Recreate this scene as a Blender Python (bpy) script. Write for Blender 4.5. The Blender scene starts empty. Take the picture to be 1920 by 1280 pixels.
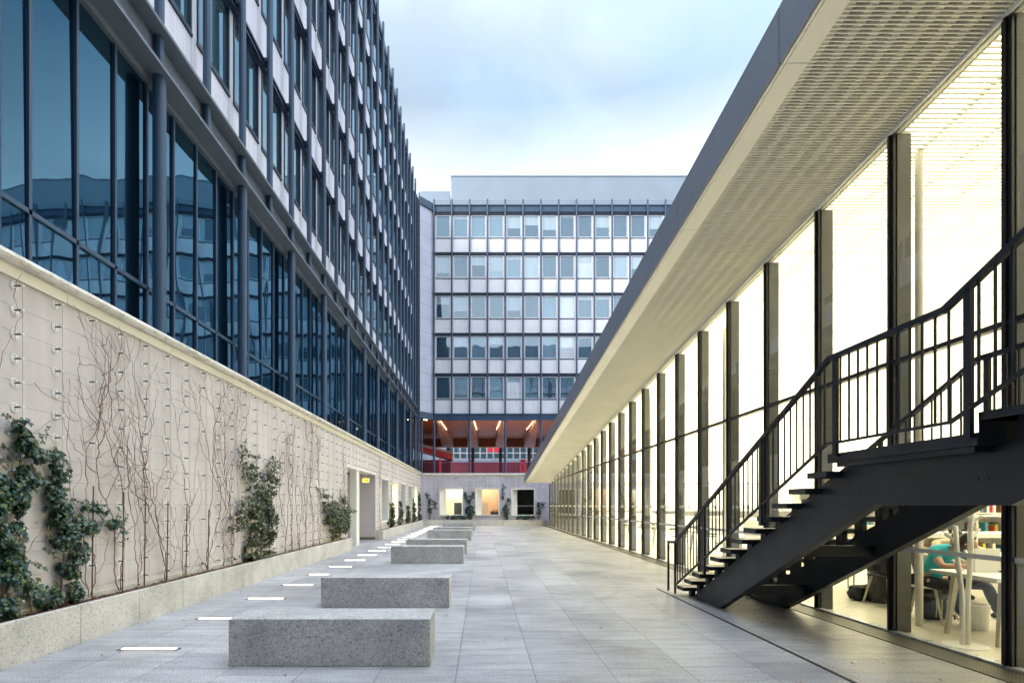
import bpy, bmesh, math, random
from mathutils import Vector, noise as mn
R = math.radians
random.seed(7)
S = bpy.context.scene
COL = S.collection

# ------------------------------------------------------------------ helpers
class MB:
    def __init__(s): s.v = []; s.f = []; s.m = []; s.cur = 0
    def quad(s, pts):
        n = len(s.v); s.v += [tuple(p) for p in pts]; s.f.append(tuple(range(n, n+len(pts)))); s.m.append(s.cur); return s
    def box(s, a, b):
        x0, x1 = sorted((a[0], b[0])); y0, y1 = sorted((a[1], b[1])); z0, z1 = sorted((a[2], b[2]))
        n = len(s.v)
        s.v += [(x0,y0,z0),(x1,y0,z0),(x1,y1,z0),(x0,y1,z0),(x0,y0,z1),(x1,y0,z1),(x1,y1,z1),(x0,y1,z1)]
        for q in ((0,3,2,1),(4,5,6,7),(0,1,5,4),(1,2,6,5),(2,3,7,6),(3,0,4,7)):
            s.f.append(tuple(n+i for i in q)); s.m.append(s.cur)
        return s
    def hexa(s, p):  # 8 points bottom 4 (ccw from above) then top 4
        n = len(s.v); s.v += [tuple(q) for q in p]
        for q in ((0,3,2,1),(4,5,6,7),(0,1,5,4),(1,2,6,5),(2,3,7,6),(3,0,4,7)):
            s.f.append(tuple(n+i for i in q)); s.m.append(s.cur)
        return s
    def prism(s, poly, axis, a, b):  # poly of 2-tuples; axis 0: (y,z) along x; 1: (x,z) along y; 2: (x,y) along z
        n = len(s.v); k = len(poly)
        def P(t, q):
            return (t, q[0], q[1]) if axis == 0 else ((q[0], t, q[1]) if axis == 1 else (q[0], q[1], t))
        s.v += [P(a, q) for q in poly] + [P(b, q) for q in poly]
        s.f.append(tuple(n+i for i in range(k))); s.m.append(s.cur)
        s.f.append(tuple(n+k+i for i in reversed(range(k)))); s.m.append(s.cur)
        for i in range(k):
            j = (i+1) % k
            s.f.append((n+j, n+i, n+k+i, n+k+j)); s.m.append(s.cur)
        return s
    def tube(s, pts, r, sides=8, caps=True):
        pts = [Vector(p) for p in pts]
        rs = r if isinstance(r, (list, tuple)) else [r]*len(pts)
        n0 = len(s.v)
        for i, p in enumerate(pts):
            d = (pts[min(i+1, len(pts)-1)] - pts[max(i-1, 0)])
            if d.length < 1e-6: d = Vector((0,0,1))
            d.normalize()
            u = d.cross(Vector((0,0,1)) if abs(d.z) < .9 else Vector((1,0,0))).normalized(); w = d.cross(u)
            for k in range(sides):
                a = 2*math.pi*k/sides
                s.v.append(tuple(p + (u*math.cos(a) + w*math.sin(a))*rs[i]))
        for i in range(len(pts)-1):
            for k in range(sides):
                a = n0+i*sides+k; b = n0+i*sides+(k+1) % sides
                s.f.append((a, b, b+sides, a+sides)); s.m.append(s.cur)
        if caps:
            s.f.append(tuple(n0+k for k in reversed(range(sides)))); s.m.append(s.cur)
            e = n0+(len(pts)-1)*sides
            s.f.append(tuple(e+k for k in range(sides))); s.m.append(s.cur)
        return s
    def lathe(s, prof, c, sides=20):  # prof list of (r,z)
        n0 = len(s.v)
        for r, z in prof:
            for k in range(sides):
                a = 2*math.pi*k/sides
                s.v.append((c[0]+r*math.cos(a), c[1]+r*math.sin(a), c[2]+z))
        for i in range(len(prof)-1):
            for k in range(sides):
                a = n0+i*sides+k; b = n0+i*sides+(k+1) % sides
                s.f.append((a, b, b+sides, a+sides)); s.m.append(s.cur)
        s.f.append(tuple(n0+k for k in reversed(range(sides)))); s.m.append(s.cur)
        e = n0+(len(prof)-1)*sides
        s.f.append(tuple(e+k for k in range(sides))); s.m.append(s.cur)
        return s
    def mesh(s, name, mats, smooth=False, bev=0):
        me = bpy.data.meshes.new(name)
        me.from_pydata(s.v, [], s.f)
        for m in (mats if isinstance(mats, (list, tuple)) else [mats]): me.materials.append(m)
        if max(s.m or [0]) > 0: me.polygons.foreach_set('material_index', s.m)
        me.validate(); me.update()
        if smooth: me.shade_smooth()
        return me
    def obj(s, name, mats, parent=None, smooth=False, bev=0, loc=None):
        me = s.mesh(name, mats, smooth)
        return link(name, me, parent, loc, bev)

def link(name, me, parent=None, loc=None, bev=0):
    o = bpy.data.objects.new(name, me); COL.objects.link(o)
    if parent is not None: o.parent = parent
    if loc is not None:
        o.location = loc
    if bev:
        b = o.modifiers.new('b', 'BEVEL'); b.width = bev; b.segments = 2; b.limit_method = 'ANGLE'; b.angle_limit = R(40)
    return o

def tag(o, label=None, cat=None, group=None, kind=None):
    if label: o['label'] = label
    if cat: o['category'] = cat
    if group: o['group'] = group
    if kind: o['kind'] = kind
    return o

def thing(name, label, cat, loc=(0,0,0), rz=0, group=None):
    o = bpy.data.objects.new(name, None); COL.objects.link(o); o.empty_display_size = .2
    o.location = loc; o.rotation_euler = (0,0,rz)
    return tag(o, label, cat, group)

def copy_tree(o, parent=None):
    c = o.copy(); COL.objects.link(c)
    if parent is not None: c.parent = parent
    for ch in list(o.children): copy_tree(ch, c)
    return c

ORD = ['first','second','third','fourth','fifth','sixth','seventh','eighth','ninth','tenth','eleventh','twelfth','thirteenth','fourteenth','fifteenth',
       'sixteenth','seventeenth','eighteenth','nineteenth','twentieth','twenty-first','twenty-second','twenty-third','twenty-fourth','twenty-fifth','twenty-sixth']

# ------------------------------------------------------------------ materials
class NT:
    def __init__(s, name):
        s.mat = bpy.data.materials.new(name); s.mat.use_nodes = True
        s.t = s.mat.node_tree; s.t.nodes.clear()
        s.out = s.t.nodes.new('ShaderNodeOutputMaterial')
    def n(s, typ, **kw):
        nd = s.t.nodes.new(typ)
        for k, v in kw.items():
            if k == 'ins':
                for a, b in v.items():
                    if hasattr(b, 'links') or isinstance(b, bpy.types.NodeSocket): s.t.links.new(b, nd.inputs[a])
                    else: nd.inputs[a].default_value = b
            else: setattr(nd, k, v)
        return nd
    def l(s, a, b): s.t.links.new(a, b)
    def ramp(s, fac, stops):
        r = s.n('ShaderNodeValToRGB'); s.l(fac, r.inputs[0])
        e = r.color_ramp.elements
        while len(e) < len(stops): e.new(.5)
        for i, (p, c) in enumerate(stops):
            e[i].position = p; e[i].color = (*c, 1) if len(c) == 3 else c
        return r.outputs[0]
    def math(s, op, a, b=0.0, c=0.0):
        m = s.n('ShaderNodeMath', operation=op)
        for i, x in enumerate((a, b, c)):
            if isinstance(x, bpy.types.NodeSocket): s.l(x, m.inputs[i])
            else: m.inputs[i].default_value = x
        return m.outputs[0]
    def mix(s, f, a, b, blend='MIX'):
        m = s.n('ShaderNodeMix', data_type='RGBA', blend_type=blend)
        for i, x in ((0, f), (6, a), (7, b)):
            if isinstance(x, bpy.types.NodeSocket): s.l(x, m.inputs[i])
            else: m.inputs[i].default_value = x if i == 0 else (*x, 1)[:4]
        return m.outputs[2]
    def noise(s, scale, detail=3, vec=None, rough=.5, out=0):
        nd = s.n('ShaderNodeTexNoise'); nd.inputs['Scale'].default_value = scale; nd.inputs['Detail'].default_value = detail
        nd.inputs['Roughness'].default_value = rough
        if vec is None: vec = s.pos()
        s.l(vec, nd.inputs['Vector']); return nd.outputs[out]
    def pos(s):
        if not hasattr(s, '_p'): s._p = s.n('ShaderNodeNewGeometry').outputs['Position']
        return s._p
    def stretch(s, v, sc):
        m = s.n('ShaderNodeMapping'); s.l(v, m.inputs[0]); m.inputs['Scale'].default_value = sc; return m.outputs[0]
    def bump(s, h, strength=.2, dist=.01):
        b = s.n('ShaderNodeBump'); s.l(h, b.inputs['Height']); b.inputs['Strength'].default_value = strength; b.inputs['Distance'].default_value = dist
        return b.outputs[0]
    def pbr(s, col, rough=.6, metal=0, normal=None, spec=None):
        p = s.n('ShaderNodeBsdfPrincipled')
        for k, v in (('Base Color', col), ('Roughness', rough), ('Metallic', metal)):
            if isinstance(v, bpy.types.NodeSocket): s.l(v, p.inputs[k])
            else: p.inputs[k].default_value = (*v, 1) if k == 'Base Color' else v
        if normal is not None: s.l(normal, p.inputs['Normal'])
        if spec is not None: p.inputs['Specular IOR Level'].default_value = spec
        s.l(p.outputs[0], s.out.inputs[0]); return p

def mul(c, k): return tuple(x*k for x in c)

def plain(name, col, rough=.6, metal=0, var=.12, scale=3, bump=0, bscale=60):
    m = NT(name)
    n = m.noise(scale, 5)
    c = m.ramp(n, [(.3, mul(col, 1-var)), (.7, mul(col, 1+var))])
    nb = m.bump(m.noise(bscale, 3), bump, .004) if bump else None
    rr = m.ramp(m.noise(scale*2.3, 3), [(.3, (rough*.85,)*3), (.75, (min(1, rough*1.15),)*3)])
    m.pbr(c, rr, metal, nb)
    return m.mat

def emis(name, col, strength):
    m = NT(name); e = m.n('ShaderNodeEmission'); e.inputs[0].default_value = (*col, 1); e.inputs[1].default_value = strength
    m.l(e.outputs[0], m.out.inputs[0]); return m.mat

def granite(name, base, dark, light, speck=.55, gl=.55):
    m = NT(name); p = m.pos()
    f1 = m.noise(60, 3, p, .75); f2 = m.noise(28, 3, p, .7); f3 = m.noise(2.2, 5, p, .6)
    c = m.ramp(f1, [(.38, dark), (.47, base), (.56, base), (.64, light)])
    c2 = m.ramp(f2, [(.32, mul(dark, .8)), (.42, base), (.8, light)])
    c = m.mix(.45, c, c2)
    v = m.ramp(f3, [(.3, (.72,)*3), (.5, (.95,)*3), (.75, (1.12,)*3)])
    c = m.mix(1.0, c, v, 'MULTIPLY')
    pit = m.n('ShaderNodeTexVoronoi'); pit.inputs['Scale'].default_value = 9; m.l(p, pit.inputs['Vector'])
    pm = m.ramp(pit.outputs['Distance'], [(.04, (.35,)*3), (.085, (1,)*3)])
    c = m.mix(.7, c, m.mix(1.0, c, pm, 'MULTIPLY'))
    m.pbr(c, gl, 0, m.bump(f1, .25, .003))
    return m.mat

def paving():
    m = NT('paving_granite'); p = m.pos()
    sx = m.n('ShaderNodeSeparateXYZ'); m.l(p, sx.inputs[0]); X, Y = sx.outputs[0], sx.outputs[1]
    u = m.math('DIVIDE', m.math('SUBTRACT', X, .46), .695)
    iu = m.math('FLOOR', u); fu = m.math('FRACT', u)
    wn = m.n('ShaderNodeTexWhiteNoise', noise_dimensions='1D'); m.l(iu, wn.inputs['W'])
    v = m.math('DIVIDE', m.math('ADD', Y, m.math('MULTIPLY', wn.outputs[0], 1.3)), 1.02)
    iv = m.math('FLOOR', v); fv = m.math('FRACT', v)
    du = m.math('MULTIPLY', m.math('MINIMUM', fu, m.math('SUBTRACT', 1, fu)), .695)
    dv = m.math('MULTIPLY', m.math('MINIMUM', fv, m.math('SUBTRACT', 1, fv)), 1.02)
    d = m.math('MINIMUM', du, dv)
    joint = m.ramp(d, [(.003, (.45,)*3), (.007, (1,)*3)])
    cv = m.n('ShaderNodeCombineXYZ'); m.l(iu, cv.inputs[0]); m.l(iv, cv.inputs[1])
    wn2 = m.n('ShaderNodeTexWhiteNoise', noise_dimensions='2D'); m.l(cv.outputs[0], wn2.inputs['Vector'])
    slab = m.ramp(wn2.outputs[0], [(0, (.82,.82,.83)), (1, (1.1,1.1,1.09))])
    sp = m.noise(70, 3, p, .75)
    c = m.ramp(sp, [(.36, (.16,.163,.175)), (.5, (.38,.385,.40)), (.64, (.58,.585,.60))])
    c = m.mix(1, c, slab, 'MULTIPLY')
    st = m.noise(.55, 7, p, .62)
    c = m.mix(1, c, m.ramp(st, [(.33, (.58,.59,.62)), (.5, (.93,)*3), (.7, (1.15,)*3)]), 'MULTIPLY')
    gum = m.n('ShaderNodeTexVoronoi'); gum.inputs['Scale'].default_value = 1.7; m.l(p, gum.inputs['Vector'])
    c = m.mix(1, c, m.ramp(gum.outputs['Distance'], [(.022, (.45,)*3), (.034, (1,)*3)]), 'MULTIPLY')
    st2 = m.noise(3, 7, m.stretch(p, (.35, 2.6, 1)), .72)
    c = m.mix(1, c, m.ramp(st2, [(.36, (.70,)*3), (.56, (1.04,)*3)]), 'MULTIPLY')
    c = m.mix(1, c, joint, 'MULTIPLY')
    rr = m.ramp(m.noise(1.6, 6, p, .6), [(.3, (.34,)*3), (.7, (.5,)*3)])
    hb = m.math('ADD', m.math('MULTIPLY', sp, .25), joint)
    m.pbr(c, rr, 0, m.bump(hb, .3, .004), 1.0)
    return m.mat

def facade_glass(name, body, tint, base_f=.16, wave=.5, var=0.0):
    m = NT(name); p = m.pos()
    g = m.n('ShaderNodeBsdfGlossy'); g.inputs['Roughness'].default_value = .015
    nb = m.bump(m.noise(.9, 1, m.stretch(p, (1, 1, .45))), wave, .03)
    m.l(nb, g.inputs['Normal'])
    if var:
        oi = m.n('ShaderNodeObjectInfo')
        body_s = m.ramp(oi.outputs['Random'], [(0, mul(body,.6)), (.45, body), (.62, (.06,.12,.15)), (.82, (.15,.23,.28)), (.92, (.35,.42,.46)), (1, (.75,.76,.78))])
        tcn = m.n('ShaderNodeTexCoord'); sz = m.n('ShaderNodeSeparateXYZ'); m.l(tcn.outputs['Object'], sz.inputs[0])
        r2 = m.math('FRACT', m.math('MULTIPLY', oi.outputs['Random'], 17.31)); r3 = m.math('FRACT', m.math('MULTIPLY', oi.outputs['Random'], 53.7))
        edge = m.math('SUBTRACT', 3.05, m.math('MULTIPLY', r2, 1.5))
        bl = m.math('MULTIPLY', m.math('GREATER_THAN', sz.outputs[2], edge), m.math('GREATER_THAN', r3, .55))
        body_s = m.mix(bl, body_s, (.34,.40,.42))
        # curtain and blind texture behind the pane
        st = m.noise(30, 2, m.stretch(p, (1, 1, .02)))
        body_s = m.mix(1, body_s, m.ramp(st, [(.3, (.82,)*3), (.7, (1.1,)*3)]), 'MULTIPLY')
    else: body_s = body
    b = m.n('ShaderNodeBsdfDiffuse')
    if isinstance(body_s, bpy.types.NodeSocket): m.l(body_s, b.inputs[0])
    else: b.inputs[0].default_value = (*body, 1)
    g.inputs[0].default_value = (*tint, 1)
    fr = m.n('ShaderNodeFresnel'); fr.inputs[0].default_value = 1.55
    f = m.math('MINIMUM', m.math('ADD', fr.outputs[0], base_f), 1)
    mx = m.n('ShaderNodeMixShader'); m.l(f, mx.inputs[0]); m.l(b.outputs[0], mx.inputs[1]); m.l(g.outputs[0], mx.inputs[2])
    m.l(mx.outputs[0], m.out.inputs[0]); return m.mat

def clear_glass(name, tr=(.93,.95,.9), k=1.0, add=.02):
    m = NT(name)
    g = m.n('ShaderNodeBsdfGlossy'); g.inputs['Roughness'].default_value = .005; g.inputs[0].default_value = (.9,.95,1,1)
    t = m.n('ShaderNodeBsdfTransparent'); t.inputs[0].default_value = (*tr, 1)
    fr = m.n('ShaderNodeFresnel'); fr.inputs[0].default_value = 1.5
    f = m.math('MINIMUM', m.math('ADD', m.math('MULTIPLY', fr.outputs[0], k), add), .95)
    ge = m.n('ShaderNodeNewGeometry'); f = m.math('MULTIPLY', f, m.math('SUBTRACT', 1, ge.outputs['Backfacing']))
    mx = m.n('ShaderNodeMixShader'); m.l(f, mx.inputs[0]); m.l(t.outputs[0], mx.inputs[1]); m.l(g.outputs[0], mx.inputs[2])
    m.l(mx.outputs[0], m.out.inputs[0]); return m.mat

def concrete_wall():
    m = NT('rendered_wall'); p = m.pos()
    c = m.ramp(m.noise(1.1, 8, p, .62), [(.3, (.54,.50,.485)), (.5, (.66,.615,.60)), (.72, (.74,.69,.68))])
    streak = m.noise(4, 5, m.stretch(p, (1, 1, .08)), .6)
    c = m.mix(1, c, m.ramp(streak, [(.3, (.86,.84,.82)), (.6, (1.02,)*3)]), 'MULTIPLY')
    fine = m.noise(140, 2, p)
    c = m.mix(.25, c, m.ramp(fine, [(.35, (.38,.35,.33)), (.65, (.68,.65,.63))]))
    m.pbr(c, .85, 0, m.bump(m.noise(75, 4, p, .6), .3, .004)); return m.mat

def leaf_mat(name, cols):
    m = NT(name)
    r = m.n('ShaderNodeNewGeometry').outputs['Random Per Island']
    n = len(cols)
    c = m.ramp(r, [(i/(n-1), cols[i]) for i in range(n)])
    pr = m.pbr(c, .38, 0, None, .6)
    return m.mat

def wood_ceiling():
    m = NT('timber_ceiling'); p = m.pos()
    g = m.noise(3, 6, m.stretch(p, (.5, 6, 6)), .6)
    c = m.ramp(g, [(.3, (.30,.11,.04)), (.6, (.55,.22,.08)), (.8, (.64,.29,.12))])
    sx = m.n('ShaderNodeSeparateXYZ'); m.l(p, sx.inputs[0])
    f = m.math('FRACT', m.math('MULTIPLY', sx.outputs[1], 1/.35))
    c = m.mix(1, c, m.ramp(f, [(.02, (.45,)*3), (.06, (1,)*3)]), 'MULTIPLY')
    m.pbr(c, .5); return m.mat

M = {}
M['pave'] = paving()
M['bench'] = granite('bench_granite', (.38,.38,.375), (.08,.08,.085), (.64,.64,.63))
M['planter'] = granite('planter_granite', (.56,.545,.50), (.24,.23,.20), (.72,.7,.66))
M['wall'] = concrete_wall()
M['wall_lav'] = plain('lavender_render', (.50,.48,.55), .85, 0, .16, 1.1, .3, 70)
M['band'] = plain('cream_band', (.78,.75,.62), .5, var=.05, scale=1.5)
M['coping'] = None
m = NT('coping_stone'); p = m.pos()
c = m.ramp(m.noise(6, 7, p, .7), [(.3, (.42,.40,.34)), (.48, (.66,.64,.56)), (.7, (.76,.74,.68))])
streak = m.noise(9, 5, m.stretch(p, (1, .35, 1)), .7)
c = m.mix(1, c, m.ramp(streak, [(.33, (.6,.58,.52)), (.5, (1,)*3)]), 'MULTIPLY')
m.pbr(c, .55, 0, m.bump(m.noise(50, 3, p), .2, .003)); M['coping'] = m.mat
M['steel'] = plain('blue_grey_steel', (.031,.068,.122), .42, .0, .1, 2, .05)
M['steel_dk'] = plain('dark_blue_steel', (.014,.030,.058), .42, .0, .15, 2)
M['soffit_steel'] = plain('beam_grey', (.12,.145,.18), .5, 0, .1, 2)
m = NT('pale_panel'); p = m.pos()
c = m.ramp(m.noise(1.3, 4, p), [(.3, (.66,.67,.71)), (.7, (.76,.77,.80))])
rib = m.noise(55, 1, m.stretch(p, (1, 1, .01)))
m.pbr(m.mix(.5, c, m.ramp(rib, [(.35, (.55,.56,.6)), (.65, (.82,.83,.86))])), .4, 0, m.bump(rib, .15, .003)); M['panel'] = m.mat
m = NT('end_wall_cladding'); p = m.pos()
sx = m.n('ShaderNodeSeparateXYZ'); m.l(p, sx.inputs[0])
f = m.math('FRACT', m.math('MULTIPLY', sx.outputs[2], 1/1.133))
c = m.ramp(m.noise(.8, 5, p), [(.3, (.42,.46,.55)), (.7, (.5,.54,.63))])
m.pbr(m.mix(1, c, m.ramp(f, [(.015, (.4,)*3), (.03, (1,)*3)]), 'MULTIPLY'), .5); M['clad'] = m.mat
M['panel_shade'] = M['panel'].copy(); M['panel_shade'].name = 'shaded_side_panel'  # darkened copy: the side facade's weaker light is put into its colour
for n_ in M['panel_shade'].node_tree.nodes:
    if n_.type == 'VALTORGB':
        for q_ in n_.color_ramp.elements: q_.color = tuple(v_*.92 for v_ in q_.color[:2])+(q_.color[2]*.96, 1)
M['alu'] = plain('silver_frame', (.62,.66,.72), .3, .4, .06, 4)
M['gl_left'] = facade_glass('tinted_glazing', (.003,.009,.016), (.21,.46,.66), .24, .4)
M['gl_win'] = facade_glass('window_glass', (.03,.055,.075), (.50,.70,.90), .22, .35, var=1)
M['gl_winL'] = facade_glass('side_window_glass', (.045,.085,.105), (.55,.78,.9), .25, .2)
M['penthouse'] = plain('penthouse_cladding', (.22,.28,.34), .45, .2, .06, .5)
M['fascia'] = plain('fascia_metal', (.24,.27,.33), .38, .3, .07, .8)
M['white'] = plain('white_lacquer', (.80,.79,.74), .45, 0, .04, 1.2)
M['slat'] = plain('slat_white', (.82,.81,.74), .45, 0, .04, 1.2)
M['sheet'] = plain('corrugated_sheet', (.66,.65,.57), .6, 0, .06, 1)
M['mull'] = plain('dark_mullion', (.028,.028,.03), .38, .3, .15, 2)
M['fin'] = plain('grey_fin', (.095,.095,.088), .45, .2, .18, 1.5)
M['gl_lib'] = clear_glass('library_glass', (.96,.97,.93), 1.15, .015)
M['gl_room'] = clear_glass('room_glass', (.9,.92,.9), 1, .03)
m = NT('luminous_ceiling'); sx = m.n('ShaderNodeSeparateXYZ'); m.l(m.pos(), sx.inputs[0])
e_ = m.n('ShaderNodeEmission'); e_.inputs[0].default_value = (1, .91, .70, 1)
st_ = m.n('ShaderNodeMapRange'); st_.inputs[1].default_value = 5; st_.inputs[2].default_value = 24; st_.inputs[3].default_value = 1.5; st_.inputs[4].default_value = 3.8
m.l(sx.outputs[1], st_.inputs[0]); m.l(st_.outputs[0], e_.inputs[1]); m.l(e_.outputs[0], m.out.inputs[0]); M['lum'] = m.mat   # glow ramped up towards the far end, added to brighten the courtyard there
M['floor'] = plain('library_linoleum', (.66,.62,.50), .35, 0, .07, .8, .05)
M['inwall'] = plain('interior_wall', (.74,.71,.62), .7, 0, .04, .5)
M['stair'] = plain('stair_black_steel', (.0085,.012,.019), .42, .1, .25, 1.8, .08, 40)
M['stair2'] = plain('stair_far_steel', (.016,.018,.022), .5, .1, .25, 1.8)
M['tread'] = plain('tread_plate', (.15,.147,.135), .4, .2, .15, 3, .1)
M['grille'] = None
m = NT('drain_grille_steel'); p = m.pos()
sx = m.n('ShaderNodeSeparateXYZ'); m.l(p, sx.inputs[0])
fa = m.math('FRACT', m.math('MULTIPLY', sx.outputs[1], 1/.033)); fb = m.math('FRACT', m.math('MULTIPLY', sx.outputs[0], 1/.033))
hole = m.math('MULTIPLY', m.math('GREATER_THAN', fa, .35), m.math('GREATER_THAN', fb, .35))
m.pbr(m.mix(hole, (.15,.14,.11), (.02,.02,.018)), .5, .5); M['grille'] = m.mat
M['slot'] = plain('slot_drain', (.02,.022,.028), .5, .3)
M['soil'] = plain('soil', (.07,.04,.028), .95, 0, .6, 22, .6, 40)
M['lamp_strip'] = emis('strip_light_glow', (1, .88, .66), 3.2)
M['frame_dk'] = plain('lamp_frame', (.14,.14,.15), .4, .6)
M['bark'] = plain('vine_bark', (.19,.10,.075), .85, 0, .35, 18, .4)
M['stake'] = plain('bamboo_stake', (.10,.075,.055), .8, 0, .3, 8)
M['ivy_teal'] = leaf_mat('ivy_leaves', [(.012,.03,.022), (.02,.055,.035), (.035,.085,.06), (.03,.10,.10), (.05,.11,.035), (.09,.13,.03), (.02,.045,.03)])
M['ivy_olive'] = leaf_mat('ivy_leaves_olive', [(.025,.035,.018), (.045,.065,.03), (.07,.095,.05), (.12,.15,.04), (.05,.07,.05), (.16,.17,.05)])
M['ivy_far'] = leaf_mat('ivy_leaves_dark', [(.010,.035,.03), (.02,.06,.045), (.03,.09,.07), (.015,.04,.03)])
M['litter'] = leaf_mat('dry_leaves', [(.12,.03,.015), (.2,.08,.03), (.1,.05,.03), (.28,.13,.05)])
M['disc'] = plain('anchor_disc', (.74,.73,.69), .45, .0, .08, 5)
M['cable'] = plain('steel_cable', (.30,.30,.31), .4, .7, .1, 5)
M['timber'] = wood_ceiling()
M['fin_conc'] = plain('sprayed_concrete', (.55,.42,.37), .75, 0, .1, 1.2, .2, 20)
M['red'] = plain('red_paint', (.50,.012,.035), .5, 0, .12, 1)
M['red_dk'] = plain('dark_red_paint', (.11,.006,.016), .6, 0, .2, .7)
M['pink'] = plain('magenta_post', (.72,.05,.22), .4, 0, .05, 1)
M['mauve'] = plain('mauve_railing', (.24,.12,.22), .45, .2, .1, 2)
M['dark'] = plain('dark_concrete', (.035,.03,.035), .7, 0, .2, 1)
M['orange_strip'] = emis('warm_strip', (1, .42, .12), 60)
M['fin_strip'] = emis('fin_strip', (1, .66, .34), 4)
M['warm_panel'] = emis('room_lamp', (1, .88, .66), 2.4)
M['warm_panel2'] = emis('orange_room_lamp', (1, .80, .60), 1.8)
M['exit'] = emis('exit_sign_glow', (1, .5, .05), .8)
M['orange_wall'] = plain('orange_wall', (.80,.58,.40), .7, 0, .05, 1)
M['grey_wall'] = plain('grey_lavender_wall', (.44,.42,.45), .75, 0, .08, 1.5, .2)
M['roof_pale'] = plain('pale_roof', (.38,.36,.42), .6, 0, .05, 1)
M['navy'] = plain('navy_band', (.055,.075,.11), .5, 0, .1, 1)

# ------------------------------------------------------------------ camera, sky, sun
cam = bpy.data.cameras.new('camera'); co = bpy.data.objects.new('camera', cam); COL.objects.link(co)
co.location = (0, 0, 1.5); co.rotation_euler = (R(90), 0, 0)
cam.sensor_width = 36; cam.lens = 36*1000/1920
cam.shift_x = (960-905)/1920; cam.shift_y = (947-640)/1920
cam.clip_start = .05; cam.clip_end = 2000
S.camera = co

w = bpy.data.worlds.new('World'); S.world = w; w.use_nodes = True
t = w.node_tree; t.nodes.clear()
def WN(typ, **k):
    n = t.nodes.new(typ)
    for a, b in k.items(): setattr(n, a, b)
    return n
out = WN('ShaderNodeOutputWorld'); bg = WN('ShaderNodeBackground'); t.links.new(bg.outputs[0], out.inputs[0])
sky = WN('ShaderNodeTexSky', sky_type='NISHITA'); sky.sun_disc = False
SUN_EL, SUN_ROT = R(24), R(215)
sky.sun_elevation = SUN_EL; sky.sun_rotation = SUN_ROT; sky.air_density = 1.2; sky.dust_density = .6; sky.ozone_density = 2.5
tc = WN('ShaderNodeTexCoord')
mp = WN('ShaderNodeMapping'); mp.inputs['Scale'].default_value = (1, 1, 2.0); t.links.new(tc.outputs['Generated'], mp.inputs[0])
no = WN('ShaderNodeTexNoise'); no.inputs['Scale'].default_value = 2.1; no.inputs['Detail'].default_value = 7; no.inputs['Roughness'].default_value = .5
no.inputs['Distortion'].default_value = .4
t.links.new(mp.outputs[0], no.inputs['Vector'])
sep = WN('ShaderNodeSeparateXYZ'); t.links.new(tc.outputs['Generated'], sep.inputs[0])
cr = WN('ShaderNodeValToRGB'); e = cr.color_ramp.elements
e[0].position = .36; e[0].color = (.62,)*3+(1,); e[1].position = .66; e[1].color = (1,)*3+(1,)
t.links.new(no.outputs[0], cr.inputs[0])
el = WN('ShaderNodeValToRGB'); e = el.color_ramp.elements   # more veil towards the horizon
e[0].position = .30; e[0].color = (.62,)*3+(1,); e[1].position = .66; e[1].color = (.0,)*3+(1,)
t.links.new(sep.outputs[2], el.inputs[0])
ad = WN('ShaderNodeMath', operation='ADD', use_clamp=True); t.links.new(cr.outputs[0], ad.inputs[0]); t.links.new(el.outputs[0], ad.inputs[1])
mx = WN('ShaderNodeMix', data_type='RGBA'); t.links.new(ad.outputs[0], mx.inputs[0]); t.links.new(sky.outputs[0], mx.inputs[6])
ch = WN('ShaderNodeValToRGB'); e = ch.color_ramp.elements   # cloud veil: whiter and brighter low down
e[0].position = .34; e[0].color = (1.0,.965,.95,1); e[1].position = .60; e[1].color = (.29,.37,.44,1)
e_ = ch.color_ramp.elements.new(.74); e_.color = (.5,.58,.66,1); e_ = ch.color_ramp.elements.new(.86); e_.color = (3.0,3.3,3.8,1)
t.links.new(sep.outputs[2], ch.inputs[0])
cs_ = WN('ShaderNodeVectorMath', operation='SCALE'); t.links.new(ch.outputs[0], cs_.inputs[0]); cs_.inputs['Scale'].default_value = 5.0
no2 = WN('ShaderNodeTexNoise'); no2.inputs['Scale'].default_value = 3.3; no2.inputs['Detail'].default_value = 8; no2.inputs['Distortion'].default_value = .6
t.links.new(mp.outputs[0], no2.inputs['Vector'])
cm = WN('ShaderNodeMapRange'); cm.inputs[1].default_value = .3; cm.inputs[2].default_value = .7; cm.inputs[3].default_value = 3.2; cm.inputs[4].default_value = 4.5
t.links.new(no2.outputs[0], cm.inputs[0]); t.links.new(cm.outputs[0], cs_.inputs['Scale'])
t.links.new(cs_.outputs[0], mx.inputs[7])
t.links.new(mx.outputs[2], bg.inputs[0]); bg.inputs[1].default_value = .115

sl = bpy.data.lights.new('sun', 'SUN'); sl.energy = .6; sl.angle = R(25); sl.color = (1, .96, .9)
so = bpy.data.objects.new('sun', sl); COL.objects.link(so)
dirv = Vector((math.sin(SUN_ROT)*math.cos(SUN_EL), math.cos(SUN_ROT)*math.cos(SUN_EL), math.sin(SUN_EL)))
so.rotation_euler = dirv.to_track_quat('Z', 'Y').to_euler()
S.view_settings.view_transform = 'Standard'; S.view_settings.look = 'None'; S.view_settings.gamma = 1
S.view_settings.exposure = 2.3
S.cycles.max_bounces = 10; S.cycles.transparent_max_bounces = 24; S.cycles.diffuse_bounces = 4; S.cycles.glossy_bounces = 4
S.cycles.use_denoising = True; S.cycles.sample_clamp_indirect = 6; S.cycles.caustics_reflective = False; S.cycles.caustics_refractive = False

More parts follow.
